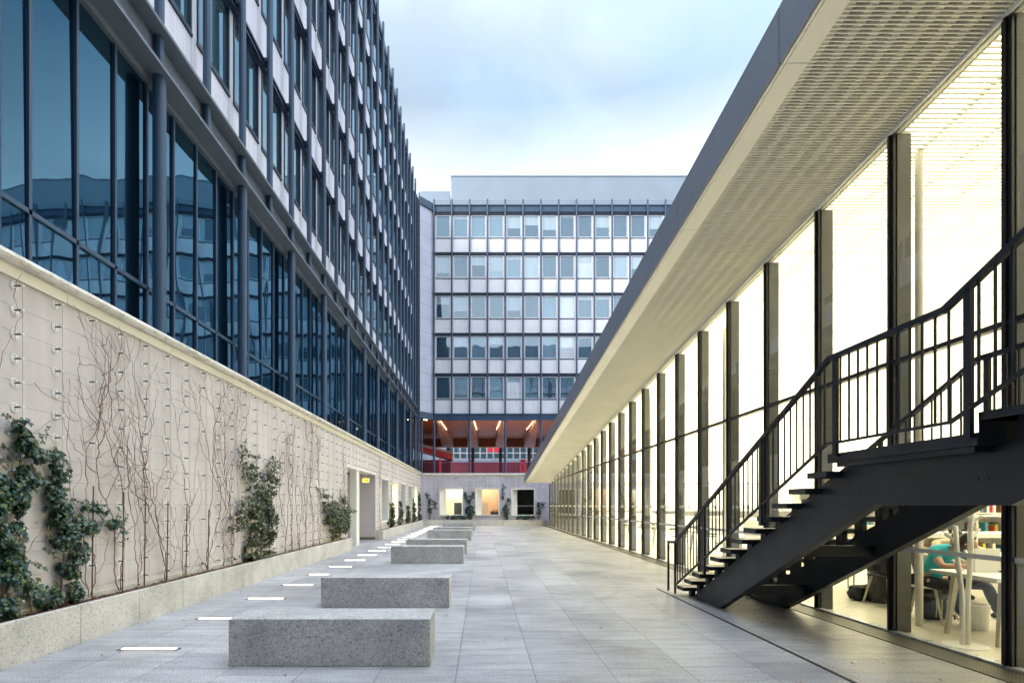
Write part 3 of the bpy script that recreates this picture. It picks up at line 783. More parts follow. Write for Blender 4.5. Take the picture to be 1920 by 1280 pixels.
# ------------------------------------------------------------------ office buildings
ZP, PITCH, NF = 9.25, 3.4, 5
MOD = 1.505
def TL(s, d, z): return (-5.55+d, s, z)
YF = 45.05
def TE(s, d, z): return (s, YF-d, z)
def fbox(mb, T, s0, s1, d0, d1, z0, z1): mb.box(T(s0,d0,z0), T(s1,d1,z1))
def facade(bld, T, s_first, n_mod, n_ind, tube_ind, glass, mod, depthfirst, framem, fw, pan):
    ox, oy, oz = bld.location
    def P(name, mb, m, smooth=False):
        mb.v = [(a-ox, b-oy, c-oz) for a, b, c in mb.v]; return mb.obj(name, m, bld, smooth=smooth)
    # cladding panels with joints
    mb = MB()
    for k in range(n_mod):
        s = s_first + k*mod
        g_ = .125 if fw > .05 else .095; fbox(mb, T, s-g_, s+g_, -.05, 0, ZP, ZP+NF*PITCH)
        for f in range(NF):
            z = ZP+f*PITCH
            fbox(mb, T, s+g_+.006, s+mod-g_-.006, -.05, -.003, z, z+1.15)
    P('cladding', mb, pan)
    for f in range(NF):
        z = ZP+f*PITCH
        mb = MB(); e0, e1 = s_first-.1, s_first+n_mod*mod+.05
        fbox(mb, T, e0, e1, .003, .06, z+3.13, z+3.39)
        fbox(mb, T, e0, e1, .06, .12, z+3.30, z+3.36); fbox(mb, T, e0, e1, .06, .12, z+3.15, z+3.19)
        for k in range(n_mod+1):
            s = s_first+k*mod
            fbox(mb, T, s-.045, s+.045, .12, .24, z+3.14, z+3.35)
            fbox(mb, T, s-.09, s+.09, .16, .20, z+3.22, z+3.27)
        P('floor_band', mb, M['steel_dk'])
    # windows
    ft, fp = MB(), MB()
    w0 = .135 if fw > .05 else .105; w1 = mod-w0; h0, h1 = 1.235, 3.11
    ring = ((w0,w0+fw,h0,h1),(w1-fw,w1,h0,h1),(w0+fw,w1-fw,h1-fw,h1),(w0+fw,w1-fw,h0,h0+fw))
    for a, b, c, d in ring: fbox(ft, T, a, b, -.07, .022, c, d)
    ft.cur = 1; fbox(ft, T, w0-.02, w1+.02, -.04, .03, 1.165, 1.225)
    o0 = T(0, 0, 0)
    ft.v = [(a-o0[0], b-o0[1], c-o0[2]) for a, b, c in ft.v]
    pn = MB(); fbox(pn, T, w0+fw-.004, w1-fw+.004, -.055, -.045, h0+fw-.004, h1-fw+.004)
    pn.v = [(a-o0[0], b-o0[1], c-o0[2]) for a, b, c in pn.v]
    fm = ft.mesh('window', [framem, M['steel_dk']]); pm = pn.mesh('pane', [glass])
    cells = []
    for k in range(n_mod):
        for f in range(NF):
            s = s_first+k*mod; z = ZP+f*PITCH
            cells.append((depthfirst(s, z), s, z))
    cells.sort(key=lambda c: c[0])
    rest, restp = MB(), MB()
    rr = random.Random(11)
    for q, (_, s, z) in enumerate(cells):
        b = T(s, 0, z)
        if q < n_ind:
            wo = link('window', fm, bld, (b[0]-ox, b[1]-oy, b[2]-oz))
            po = link('pane', pm, wo, (0,0,0)); 
            po.rotation_euler = (rr.uniform(-.0015,.0015), 0, rr.uniform(-.002,.002))
        else:
            for src, dst in ((ft, rest), (pn, restp)):
                n = len(dst.v); dst.v += [(x+b[0]-ox, y+b[1]-oy, zz+b[2]-oz) for x, y, zz in src.v]
                dst.f += [tuple(i+n for i in fc) for fc in src.f]; dst.m += src.m
    if rest.v:
        o = rest.obj('window', [framem, M['steel_dk']], bld); o['kind'] = 'stuff'
        p_ = restp.obj('pane', glass, o)
    # tubes
    rest = MB()
    for k in range(n_mod+1):
        s = s_first+k*mod
        mb = MB() if k < tube_ind else rest
        a = T(s, .25, ZP-.05); b = T(s, .25, 27.15)
        mb.tube([a, b], .075, 12); mb.tube([b, (b[0], b[1], b[2]+.05)], .05, 8)
        if k < tube_ind: P('facade_tube', mb, M['steel'], False)
    if rest.v: o = P('facade_tube', rest, M['steel']); o['kind'] = 'stuff'
    # parapet beam and roof rail
    mb = MB(); e0, e1 = s_first-.1, s_first+n_mod*mod+.05; zt = ZP+NF*PITCH
    fbox(mb, T, e0, e1, -.05, .10, zt, zt+.16); fbox(mb, T, e0, e1, -.05, .05, zt+.16, zt+.50); fbox(mb, T, e0, e1, -.05, .13, zt+.50, zt+.58)
    P('parapet', mb, M['steel'])
    mb = MB()
    for zz in (26.95, 27.12): mb.tube([T(e0, .12, zz), T(e1, .12, zz)], .012, 5)
    P('roof_rail', mb, M['steel'])
    return P

lb = thing('office_building', 'tall office block with steel tube facade standing over the side wall, seen steeply', 'office building', (-5.55, 20, 3.98))
s_first = 8.745-1.51*6
NM = 28
P = facade(lb, TL, s_first, NM, 100, 40, M['gl_winL'], 1.51, lambda s, z: (0 if (s > 6 and (z+3-1.5)/s*1 < 1.05) else 100)+s, M['steel_dk'], .04, M['panel_shade'])
# main beam
mb = MB(); e0, e1 = s_first-.2, s_first+NM*1.51+.02
fbox(mb, TL, e0, e1, -.02, .43, 8.50, 8.555); fbox(mb, TL, e0, e1, -.02, .43, 9.165, 9.22); fbox(mb, TL, e0, e1, .12, .16, 8.555, 9.165)
fbox(mb, TL, e0, e1, .0, .10, 8.40, 8.50)
P('main_beam', mb, M['soffit_steel'])
for k in range(NM+1):
    s = s_first+k*1.51; mb = MB(); mb.tube([TL(s,.25,8.556), TL(s,.25,9.164)], .07, 10)
    P('beam_stub', mb, M['steel'])
for k in range(NM//2+1):
    s = s_first+k*3.02
    mb = MB(); mb.tube([TL(s,.25,3.98), TL(s,.25,8.50)], .10, 20)
    P('column', mb, M['steel'], False)
# glazing: mullions, transom, panes
GX = -5.55
for k in range(56):
    s = s_first+k*.755
    mb = MB(); mb.box((GX, s-.022, 3.98), (GX+.06, s+.022, 8.40)); P('mullion', mb, M['steel'])
mb = MB(); mb.box((GX, e0, 5.03), (GX+.06, e1, 5.09)); P('transom', mb, M['steel'])
mb = MB(); mb.box((GX, e0, 3.98), (GX+.06, e1, 4.10)); P('base_rail', mb, M['steel'])
rr = random.Random(3)
restp = MB()
pane = MB(); pane.box((-.006, -.35, -2.2), (.006, .35, 2.2)); pme = pane.mesh('glass_pane', [M['gl_left']])
for k in range(56):
    s = s_first+(k+.5)*.755
    o = link('glass_pane', pme, lb, (GX+.015-lb.location.x, s-lb.location.y, 6.2-lb.location.z))
    o.rotation_euler = (0, R(rr.gauss(0,.25)), R(rr.gauss(0,.45)))
mb = MB(); mb.box((-20, e0+.1, 3.99), (-5.63, 43.3, 26.8)); P('building_core', mb, M['dark'])
mb = MB(); mb.box((-5.6, 43.05, 8.5), (-5.3, 43.75, 26.6)); mb.tube([(-5.25,42.95,4),(-5.25,42.95,26.2)], .06, 8); mb.tube([(-5.3,43.35,4),(-5.3,43.35,26.2)], .05, 8)
P('corner_recess', mb, M['steel_dk'])

eb = thing('office_building', 'far office block facing the camera, with square window grid above the timber porch', 'office building', (8, YF, 8.6))
X0E = -4.09
P = facade(eb, TE, X0E, 31, 78, 16, M['gl_win'], 1.4965, lambda s, z: s*1.0, M['alu'], .06, M['panel'])
# chamfer
c0, c1 = (-5.15, 43.85), (X0E-.09, YF-.02)
mb = MB(); mb.hexa([(c0[0],c0[1],ZP),(c1[0],c1[1]-.06,ZP),(c1[0],c1[1]+.2,ZP),(c0[0]-.3,c0[1]+.2,ZP),(c0[0],c0[1],26.2),(c1[0],c1[1]-.06,26.2),(c1[0],c1[1]+.2,26.2),(c0[0]-.3,c0[1]+.2,26.2)])
P('chamfer_wall', mb, M['clad'])
for z0, z1 in ((8.68, 9.22), (26.25, 26.85)):
    mb = MB(); mb.hexa([(c0[0],c0[1]-.15,z0),(c1[0],c1[1]-.25,z0),(c1[0],c1[1]+.2,z0),(c0[0]-.3,c0[1]+.2,z0),(c0[0],c0[1]-.15,z1),(c1[0],c1[1]-.25,z1),(c1[0],c1[1]+.2,z1),(c0[0]-.3,c0[1]+.2,z1)])
    P('chamfer_beam', mb, M['steel'])
mb = MB(); mb.tube([(-5.2,43.72,3.98),(-5.2,43.72,27.1)], .07, 10); P('facade_tube', mb, M['steel'])
mb = MB(); e0, e1 = X0E-.12, X0E+31*1.4965
fbox(mb, TE, e0, e1, -.3, .20, 8.68, 8.75); fbox(mb, TE, e0, e1, -.3, .20, 9.15, 9.22); fbox(mb, TE, e0, e1, -.3, .14, 8.75, 9.15)
for k in range(31): fbox(mb, TE, X0E+k*1.4965-.05, X0E+k*1.4965+.05, .14, .25, 8.76, 9.14)
P('main_beam', mb, M['steel'])
for k in range(14):
    mb = MB(); mb.tube([TE(X0E+k*2.993,.15,3.98), TE(X0E+k*2.993,.15,8.68)], .10, 14); P('column', mb, M['steel'])
mb = MB(); mb.tube([(-5.05,44.2,3.98),(-5.05,44.2,8.68)], .09, 12); P('column', mb, M['steel'])
mb = MB(); mb.box((-4.3, YF+.06, 9.0), (42, YF+15, 26.7)); P('building_core', mb, M['dark'])
mb = MB(); mb.box((-2.95, 50, 26.7), (42, 58, 32.3)); mb.box((-2.98, 49.95, 32.3), (42.1, 58, 32.38)); P('penthouse', mb, M['penthouse'])
mb = MB(); mb.box((-5.6, 48, 26.7), (-2.95, 57, 29.75)); P('penthouse', mb, M['penthouse'])
mb = MB(); mb.box((-9, 45.12, 8.90), (42, 61, 9.05)); mb.box((-9, 44.25, 8.90), (-4.9, 45.119, 9.05)); P('porch_ceiling', mb, M['timber'])
mb = MB(); mb.box((-9, 59.5, 8.0), (42, 60.2, 8.89)); P('porch_bulkhead', mb, M['timber'])
for k in range(5):
    xa = X0E+.28+k*2.993 if k == 0 else X0E+.1+k*2.96
    xa = [-3.85, -.90, 1.68, 4.62, 7.6][k]; xb = [-3.9, -1.1, 2.0, 5.2, 8.3][k]
    mb = MB(); mb.hexa([(xa-.07,45.35,8.56),(xa+.07,45.35,8.56),(xb+.62,59.4,7.9),(xb-.62,59.4,7.9),(xa-.09,45.35,8.899),(xa+.09,45.35,8.899),(xb+.62,59.4,8.899),(xb-.62,59.4,8.899)])
    P('strut', mb, M['fin_conc'])
    mb = MB(); mb.box((xb-.16, 59.7, 3.98), (xb+.16, 60, 8.0)); P('pier', mb, M['dark'])
    mb = MB(); n = 1 if xa < 0 else -1
    mb.hexa([(xa+n*.11,45.45,8.86),(xa+n*.125,45.45,8.86),(xa+n*.345,52,8.86),(xa+n*.33,52,8.86),(xa+n*.11,45.45,8.875),(xa+n*.125,45.45,8.875),(xa+n*.345,52,8.875),(xa+n*.33,52,8.875)])
    P('ceiling_strip_lamp', mb, M['fin_strip'])
mb = MB(); mb.box((-5.0, 45.42, 8.78), (22, 45.45, 8.80)); P('ceiling_strip_lamp', mb, M['orange_strip'])
mb = MB(); mb.box((-9, 44.6, 3.98), (-8.8, 61, 8.7)); P('porch_side_wall', mb, M['red_dk'])

bb = thing('office_building', 'office block facing back down the courtyard, seen only mirrored in the panes', 'office building', (5, -11, 0))
def TB(s, d, z): return (s, -11+d, z)
P = facade(bb, TB, -26, 44, 0, 0, M['gl_winL'], 1.4965, lambda s, z: s, M['alu'], .06, M['panel'])
mb = MB(); mb.box((-26, -26, 0), (39.8, -11.12, 9.2)); mb.box((-26, -26, 9.2), (39.8, -11.12, 26.7)); P('building_core', mb, M['dark'])
mb = MB(); mb.box((-24, -24, 26.7), (38, -14, 32.5)); P('penthouse', mb, M['penthouse'])
rl = thing('terrace_railing', 'thin mauve bar railing along the terrace under the porch', 'railing', (4, 44.3, 3.98))
mb = MB(); mb.box((-9.1,-.02,1.08),(12,.02,1.12)); mb.obj('handrail', M['mauve'], rl)
mb = MB()
for k in range(176): mb.box((-9.1+.12*k,-.008,.06),(-9.088+.12*k,.008,1.08))
mb.box((-9.1,-.012,.04),(12,.012,.07)); mb.obj('baluster', M['mauve'], rl)['kind'] = 'stuff'

rs = thing('stair_canopy', 'sloping red canopy with pale roof seen under the porch at its left end', 'canopy', (-5.5, 55, 3.98))
mb = MB(); mb.hexa([(-1.6,-.5,3.35),(2.2,1,2.35),(2.2,4,2.35),(-1.6,4,3.35),(-1.6,-.5,3.75),(2.2,1,2.85),(2.2,4,2.85),(-1.6,4,3.75)]); mb.obj('fascia', M['red'], rs)
mb = MB(); mb.hexa([(-1.7,-.6,3.77),(2.3,.9,2.87),(2.3,4,2.87),(-1.7,4,3.77),(-1.7,-.6,4.05),(2.3,.9,3.15),(2.3,4,3.15),(-1.7,4,4.05)]); mb.obj('roof', M['roof_pale'], rs)
mb = MB(); mb.box((-3,1.2,0),(2.1,3.8,2.3)); mb.obj('wall', M['red_dk'], rs)
mb = MB(); mb.box((1.25,-3,0),(1.45,-2.8,2.1)); mb.obj('post', M['pink'], rs)
rw = thing('red_wall', 'dark red wall behind the terrace railing with lit openings', 'wall', (5, 74, 3.98))
mb = MB(); mb.box((-18,0,0.9),(18,.3,3.5)); mb.box((-18,0,0),(-7.5,.3,.9)); mb.box((12,0,0),(18,.3,.9)); mb.obj('wall', M['red_dk'], rw)
mb = MB(); mb.box((-7.5,1.2,0),(12,1.4,.9)); mb.obj('lit_back_wall', M['inwall'], rw)
mb = MB(); mb.box((-7.4,.5,.84),(12,1.0,.88)); mb.obj('ceiling_lamp', M['warm_panel'], rw)
for x, lab in ((-2.3,'red round post in front of the red wall, left one'),(4.1,'red round post in front of the red wall, right one')):
    mb = MB(); mb.lathe([(.34,0),(.34,3.1),(.4,3.12),(.4,3.2)], (0,0,0), 16); o = mb.obj('red_column', M['red'], loc=(x+.9,66,3.98)); tag(o, lab, 'column', 'red columns below the porch')

db = thing('distant_building', 'distant block with pale window bands and red panels seen through the porch', 'office building', (5, 82, 3.98))
mb = MB(); mb.box((-25,0,3.5),(25,8,28)); mb.box((-25,-.35,3.2),(25,0,4.6)); mb.obj('wall', plain('slate_wall', (.15,.19,.25), .6, 0, .1, 1), db)
fm = MB(); fm.box((.02,-.05,4.62),(.08,0,7.4)); fm.box((.92,-.05,4.62),(.98,0,7.4)); fm.box((.08,-.05,5.5),(.92,0,5.62)); fm.box((.08,-.05,4.62),(.92,0,4.7)); fm.box((.08,-.05,7.3),(.92,0,7.4))
pn = MB(); pn.box((.08,-.02,4.7),(.92,-.01,7.3))
fme = fm.mesh('window', [M['alu']]); pme2 = pn.mesh('pane', [M['gl_winL']])
for k in range(26):
    wo = link('window', fme, db, (-11.5+1.02*k,-.002,0)); link('pane', pme2, wo, (0,0,0))
for k in (7, 8, 10):
    mb = MB(); mb.box((-11.4+1.02*k,-.08,5.7 if k != 10 else 7.0),(-10.6+1.02*k,-.06,7.3)); mb.obj('red_panel', M['red'], db)
mb = MB(); mb.hexa([(-13,-3,3.2),(-9.6,-.5,3.2),(-9.6,0,3.2),(-13,0,3.2),(-14,-3,9),(-11,-.5,9),(-11,0,9),(-14,0,9)]); mb.obj('chamfer_wall', M['penthouse'], db)

# ------------------------------------------------------------------ library
def zs(y): return 6.44-.0866*y
XR = 4.85; Y0L, Y1L = -3.0, 38.4
lib = thing('library', 'lit glass library pavilion with sloping white louvred canopy', 'library', (XR, 18, 0))
def LP(name, mb, m, parent=None, smooth=False, bev=0):
    mb.v = [(a-XR, b-18, c) for a, b, c in mb.v]; return mb.obj(name, m, parent or lib, smooth=smooth, bev=bev)
def shear(mb, x0, x1, y0, y1, d0, d1):
    a, b = zs(y0), zs(y1)
    return mb.hexa([(x0,y0,a+d0),(x1,y0,a+d0),(x1,y1,b+d0),(x0,y1,b+d0),(x0,y0,a+d1),(x1,y0,a+d1),(x1,y1,b+d1),(x0,y1,b+d1)])
mb = MB(); shear(mb, 3.03, 30.4, Y0L, Y1L-.03, .34, .55); LP('roof', mb, M['penthouse'])
mb = MB(); shear(mb, 3.0, 30.4, Y1L-.028, Y1L, 0, .57); LP('end_fascia', mb, M['fascia'])
for k in range(15):
    a, b = Y0L+.0+2.8*k+.35-.35, Y0L+2.8*(k+1)
    a += .0; b = min(b, Y1L-.03)
    if a >= Y1L-.1: break
    mb = MB(); shear(mb, 3.0, 3.026, a+.006, b-.006, .0, .57); LP('fascia_panel', mb, M['fascia'])
    mb = MB(); shear(mb, 3.03, 3.06, a+.004, b-.004, -.012, .02); shear(mb, 3.075, 3.30, a+.004, b-.004, .0, .02); LP('soffit_border', mb, M['slat'])
mb = MB(); shear(mb, 3.03, 3.3, Y0L, Y1L-.03, .025, .03); LP('soffit_shadow_gap', mb, M['sheet'])
# exterior louvres
mb = MB(); y = Y0L+.02
while y < Y1L-.25:
    shear(mb, 3.302, 4.80, y, y+.011, .0, .012); y += .042
LP('louvre_soffit', mb, M['slat'])
mb = MB(); shear(mb, 3.302, 4.80, Y1L-.25, Y1L-.03, .0, .03); LP('soffit_end_border', mb, M['slat'])
mb = MB(); nx = 96
row = []
for i in range(nx+1):
    pass
x = 3.29
while x < 4.83:
    row += [(x, .015), (x+.085, .015), (x+.10, .17), (x+.195, .17), (x+.21, .015)]; x += .2101
nx = len(row)-1
for i in range(nx):
    (xa, ha), (xb, hb) = row[i], row[i+1]
    mb.quad([(xa,Y0L,zs(Y0L)+ha),(xb,Y0L,zs(Y0L)+hb),(xb,Y1L-.05,zs(Y1L)+hb),(xa,Y1L-.05,zs(Y1L)+ha)])
LP('corrugated_deck', mb, M['sheet'])
mb = MB(); shear(mb, 4.803, 4.825, Y0L, Y1L-.03, -.03, .04); shear(mb, 4.86, 4.90, Y0L, Y1L-.03, -.03, .33); LP('head_trim', mb, M['slat'])
# interior luminous ceiling
mb = MB(); y = Y0L+.3
while y < Y1L-.2:
    shear(mb, 4.95, 29.9, y, y+.027, .0, .022); y += .066
LP('ceiling_louvre', mb, M['slat'])
mb = MB()
a, b = zs(Y0L+.1)+.27, zs(Y1L-.1)+.27
mb.quad([(4.95,Y0L+.1,a),(4.95,Y1L-.1,b),(29.9,Y1L-.1,b),(29.9,Y0L+.1,a)]); LP('luminous_ceiling', mb, M['lum'])
mb = MB(); x = 5.45
while x < 29.8:
    shear(mb, x, x+.03, Y0L+.2, Y1L-.2, .036, .075); x += .62
LP('ceiling_carrier', mb, M['fin'])
# walls of the library
mb = MB(); mb.box((4.9,38.55,0),(30,38.75,3.4)); LP('end_wall', mb, M['inwall'])
mb = MB(); mb.box((29.95,Y0L,0),(30.1,38.55,6.6)); LP('back_wall', mb, M['inwall'])
mb = MB(); mb.box((4.9,Y0L-.1,0),(30,Y0L,6.95)); LP('near_wall', mb, M['fascia'])
# mullions, fins, transom, panes
ys = [4.91+1.40*k for k in range(-5, 25)]
cur = bpy.data.curves.new('letters', 'FONT'); cur.body = 'UPMC UPMC'; cur.size = .115; cur.space_character = 1.18; cur.offset = .004; cur.extrude = .0008
tmp = bpy.data.objects.new('letters_src', cur); COL.objects.link(tmp)
dg = bpy.context.evaluated_depsgraph_get(); dg.update()
txt = bpy.data.meshes.new_from_object(tmp.evaluated_get(dg)); bpy.data.objects.remove(tmp)
txt.materials.clear(); 
m = NT('frosted_letters'); d = m.n('ShaderNodeBsdfPrincipled'); d.inputs['Base Color'].default_value = (.82,.82,.78,1); d.inputs['Roughness'].default_value = .6
tp = m.n('ShaderNodeBsdfTransparent'); mxx = m.n('ShaderNodeMixShader'); mxx.inputs[0].default_value = .86
m.l(tp.outputs[0], mxx.inputs[1]); m.l(d.outputs[0], mxx.inputs[2]); m.l(mxx.outputs[0], m.out.inputs[0]); M['frost'] = m.mat
txt.materials.append(M['frost'])
for k, y in enumerate(ys):
    mb = MB(); zt = zs(y)-.03
    mb.box((4.822,y-.05,.012),(4.846,y+.05,zt)); mb.box((4.80,y-.012,.012),(4.822,y+.012,zt)); mu = LP('mullion', mb, M['mull'])
    mb = MB(); mb.box((4.866,y-.05,.012),(5.03,y+.05,zt)); LP('fin', mb, M['fin'], mu)
    if k < len(ys)-1:
        y2 = ys[k+1]
        a, b = y+.051, y2-.051
        for z0, z1 in ((.03, 3.15), (3.21, None)):
            if z1 is None:
                if zs(b)-.03 < 3.3: continue
                mb = MB(); mb.hexa([(4.85,a,z0),(4.858,a,z0),(4.858,b,z0),(4.85,b,z0),(4.85,a,zs(a)-.03),(4.858,a,zs(a)-.03),(4.858,b,zs(b)-.03),(4.85,b,zs(b)-.03)])
            else:
                q = min(z1, zs(b)-.04)
                mb = MB(); mb.box((4.85,a,z0),(4.858,b,q))
            po = LP('glass_pane', mb, M['gl_lib'])
            if z0 < 1:
                lo = link('lettering', txt, po, (4.848-XR, b-.12-18, 1.425)); lo.rotation_euler = (R(90), 0, R(-90))
                mb = MB(); mb.box((4.846,a,.975),(4.849,b,1.025)); LP('safety_stripe', mb, M['frost'], po)
mb = MB(); mb.box((4.812,Y0L,3.155),(4.90,36.0,3.205)); LP('transom', mb, M['mull'])
mb = MB(); mb.box((4.80,Y0L,.0),(4.90,38.5,.028)); LP('sill', mb, M['alu'])
for k in range(-1, 7):
    y = 6.6+5.3*k
    if y > 38: break
    mb = MB(); mb.tube([(5.40,y,.012),(5.40,y,zs(y)+.02)], .042, 16); LP('round_column', mb, M['inwall'], smooth=False)

# ------------------------------------------------------------------ staircase
st = thing('steel_staircase', 'black steel staircase rising beside the library glazing, with landing and bar railings', 'staircase', (3.9, 6, 0))
def SP(name, mb, m, parent=None, bev=0):
    mb.v = [(a-3.9, b-6, c) for a, b, c in mb.v]; return mb.obj(name, m, parent or st, bev=bev)
SL2 = .46
poly = [(8.77,.004),(7.77,.004),(4.71,1.5),(3.49,1.5),(-.2,1.5+3.69*SL2),(-.2,2.0+3.69*SL2),(3.55,1.90),(4.93,1.90)]
for xa, xb, mt in ((3.45,3.54,M['stair']),(4.38,4.48,M['stair2'])):
    pl_ = poly if xa < 4 else poly[:6]+[(3.55,1.76),(4.90,1.76)]
    mb = MB(); mb.prism(pl_, 0, xa, xb); so_ = SP('stringer', mb, mt, bev=.004)
    mb = MB()
    for (yy, zz) in ((8.30,.10),(8.12,.19),(7.94,.10),(8.30,.20),(8.48,.09),(7.80,.18),(8.02,.28),(7.66,.27)): mb.tube([(xa-.004,yy,zz),(xa+.002,yy,zz)], .014, 8)
    for (yy, zz) in ((6.75,.78),(6.60,.80),(5.55,1.32),(5.42,1.34),(4.9,1.62),(4.82,1.62),(3.72,1.68),(3.64,1.68)): mb.tube([(xa-.004,yy,zz),(xa+.002,yy,zz)], .013, 8)
    SP('bolt_hole', mb, M['mull'], so_)
for yy, zz in ((7.25,.30),(6.0,.93),(4.9,1.52)):
    mb = MB(); mb.box((3.541,yy-.05,zz),(4.379,yy+.05,zz+.12)); SP('cross_beam', mb, M['stair'])
def tread(y0, y1, zt):
    mb = MB(); mb.box((3.30,y0,zt-.012),(4.62,y1,zt)); t_ = SP('tread', mb, M['tread'])
    mb = MB(); 
    mb.box((3.296,y0-.006,zt-.055),(4.624,y0,zt+.003)); mb.box((3.296,y1,zt-.055),(4.624,y1+.006,zt+.003))
    mb.box((3.290,y0,zt-.055),(3.2995,y1,zt+.003)); mb.box((4.621,y0,zt-.055),(4.63,y1,zt+.003))
    SP('tread_edge', mb, M['stair'], t_)
    mb = MB()
    for xx in (3.455, 4.39):
        mb = MB(); mb.box((xx,y0+.09,zt-.24),(xx+.07,y1-.10,zt-.0125)); SP('bracket', mb, M['stair'], t_)
for i in range(12):
    yt = 9.04-.330*i; z = .152*(i+1)
    if i == 11: pass
    tread(yt-.30, yt, z)
for i in range(11):
    yt = 3.54-.33*i; tread(yt-.30, yt, 2.115+.152*i)
mb = MB(); mb.box((3.30,3.55,1.93),(4.63,5.06,1.972)); ld = SP('landing', mb, M['tread'])
mb = MB(); mb.box((3.285,3.54,1.90),(3.298,5.08,1.985)); mb.box((4.632,3.54,1.90),(4.645,5.08,1.985)); mb.box((3.3,5.062,1.90),(4.63,5.075,1.985)); mb.box((3.3,3.54,1.9),(4.63,3.549,2.10))
mb.box((3.32,3.6,1.86),(4.6,5.0,1.929)); SP('landing_edge', mb, M['stair'], ld)
mb = MB(); mb.box((3.30,-1.6,3.74),(4.63,-.06,3.80)); SP('landing', mb, M['tread'])
for xx, yy in ((3.4,-1.4),(4.5,-1.4)):
    mb = MB(); mb.box((xx-.05,yy-.05,0),(xx+.05,yy+.05,3.74)); SP('support_post', mb, M['stair'])
def railing(X, lab):
    r = SP('railing', MB().box((X-.004,4.9,2.0),(X+.004,4.904,2.001)), M['stair'])
    hp = [(9.37,.885),(9.04,.90),(5.02,2.90),(3.77,2.90),(-.1,2.90+3.87*SL2)]
    bp = [(9.02,.17),(5.06,2.09),(3.72,2.09),(-.1,2.09+3.82*SL2)]
    def seg(mb, a, b, h, wd):
        mb.hexa([(X-wd/2,b[0],b[1]-h),(X+wd/2,b[0],b[1]-h),(X+wd/2,a[0],a[1]-h),(X-wd/2,a[0],a[1]-h),(X-wd/2,b[0],b[1]),(X+wd/2,b[0],b[1]),(X+wd/2,a[0],a[1]),(X-wd/2,a[0],a[1])])
    mb = MB()
    for a, b in zip(hp, hp[1:]): seg(mb, a, b, .046, .045)
    SP('handrail', mb, M['stair'], r)
    mb = MB()
    for a, b in zip(bp, bp[1:]): seg(mb, a, b, .022, .03)
    SP('bottom_rail', mb, M['stair'], r)
    def Z(pl, y):
        for a, b in zip(pl, pl[1:]):
            if b[0] <= y <= a[0]: return a[1]+(b[1]-a[1])*(a[0]-y)/(a[0]-b[0])
        return pl[-1][1]
    posts = [9.37, 9.04, 7.85, 6.25, 4.93, 3.58, 2.1]
    for y in posts:
        mb = MB(); z0 = .01 if y > 9 else (1.95 if 3.55 < y < 5.05 else Z(bp, y)-.25)
        wd = .028 if y > 9 else .05
        mb.box((X-.016, y-wd/2, z0), (X+.016, y+wd/2, Z(hp, y)-.03)); SP('post', mb, M['stair'], r)
    mb = MB(); y = 8.93
    while y > .1:
        if min(abs(y-p_) for p_ in posts) > .05: mb.box((X-.007,y-.0065,Z(bp,y)-.02),(X+.007,y+.0065,Z(hp,y)-.03))
        y -= .113
    SP('baluster', mb, M['stair'], r)
railing(3.262, '')
railing(4.665, '')

# ------------------------------------------------------------------ library interior
def bx(name, boxes, m, parent, bev=0):
    mb = MB()
    for a, b in boxes: mb.box(a, b)
    return mb.obj(name, m, parent, bev=bev)
M['desk_edge'] = plain('table_edge', (.60,.56,.44), .5, 0, .05, 2)
M['jeans'] = plain('blue_jeans', (.03,.05,.10), .85, 0, .2, 15)
M['blackcloth'] = plain('black_cloth', (.012,.013,.017), .8, 0, .3, 12, .3, 30)
M['greycloth'] = plain('grey_cloth', (.09,.09,.095), .85, 0, .3, 9, .3, 30)
M['teal'] = plain('turquoise_cotton', (.02,.42,.50), .8, 0, .1, 9, .25, 25)
M['beige'] = plain('beige_knit', (.50,.42,.27), .9, 0, .15, 9, .4, 30)
M['skin'] = plain('skin', (.52,.30,.20), .5, 0, .05, 5)
M['hair'] = plain('dark_hair', (.018,.013,.011), .45, 0, .3, 30, .4, 60)
M['yellow'] = plain('yellow_piping', (.75,.62,.05), .5, 0, .05, 3)
M['orange'] = plain('orange_book', (.75,.11,.02), .5, 0, .05, 3)
M['blue'] = plain('blue_book', (.05,.25,.40), .5, 0, .1, 3)
M['green'] = plain('green_book', (.35,.45,.06), .5, 0, .1, 3)
M['brown'] = plain('brown_book', (.2,.07,.04), .5, 0, .1, 3)
M['screen'] = plain('screen_grey', (.12,.13,.13), .15, 0, .1, 3)

def study_table(label, x0, x1, y0, y1, loc_group='library tables'):
    t = thing('study_table', label, 'table', ((x0+x1)/2,(y0+y1)/2,.012), 0, loc_group)
    hx, hy = (x1-x0)/2, (y1-y0)/2
    bx('tabletop', [((-hx,-hy,.69),(hx,hy,.735))], M['white'], t, .004)
    for sx in (-1,1):
        for sy in (-1,1):
            mb = MB(); mb.hexa([(sx*(hx-.12)-.02,sy*(hy-.10)-.02,0),(sx*(hx-.12)+.02,sy*(hy-.10)-.02,0),(sx*(hx-.12)+.02,sy*(hy-.10)+.02,0),(sx*(hx-.12)-.02,sy*(hy-.10)+.02,0),
                (sx*(hx-.2)-.03,sy*(hy-.13)-.03,.69),(sx*(hx-.2)+.03,sy*(hy-.13)-.03,.69),(sx*(hx-.2)+.03,sy*(hy-.13)+.03,.69),(sx*(hx-.2)-.03,sy*(hy-.13)+.03,.69)])
            mb.obj('leg', M['desk_edge'], t)
    return t
t1 = study_table('thick white study table by the glazing where the person in turquoise works', 5.3, 7.3, 5.5, 6.33)
bx('divider', [((-.75,.10,.736),(-.46,.13,1.0))], M['white'], t1)
study_table('white study table behind the sleeping reader', 6.9, 9.4, 7.75, 8.6)

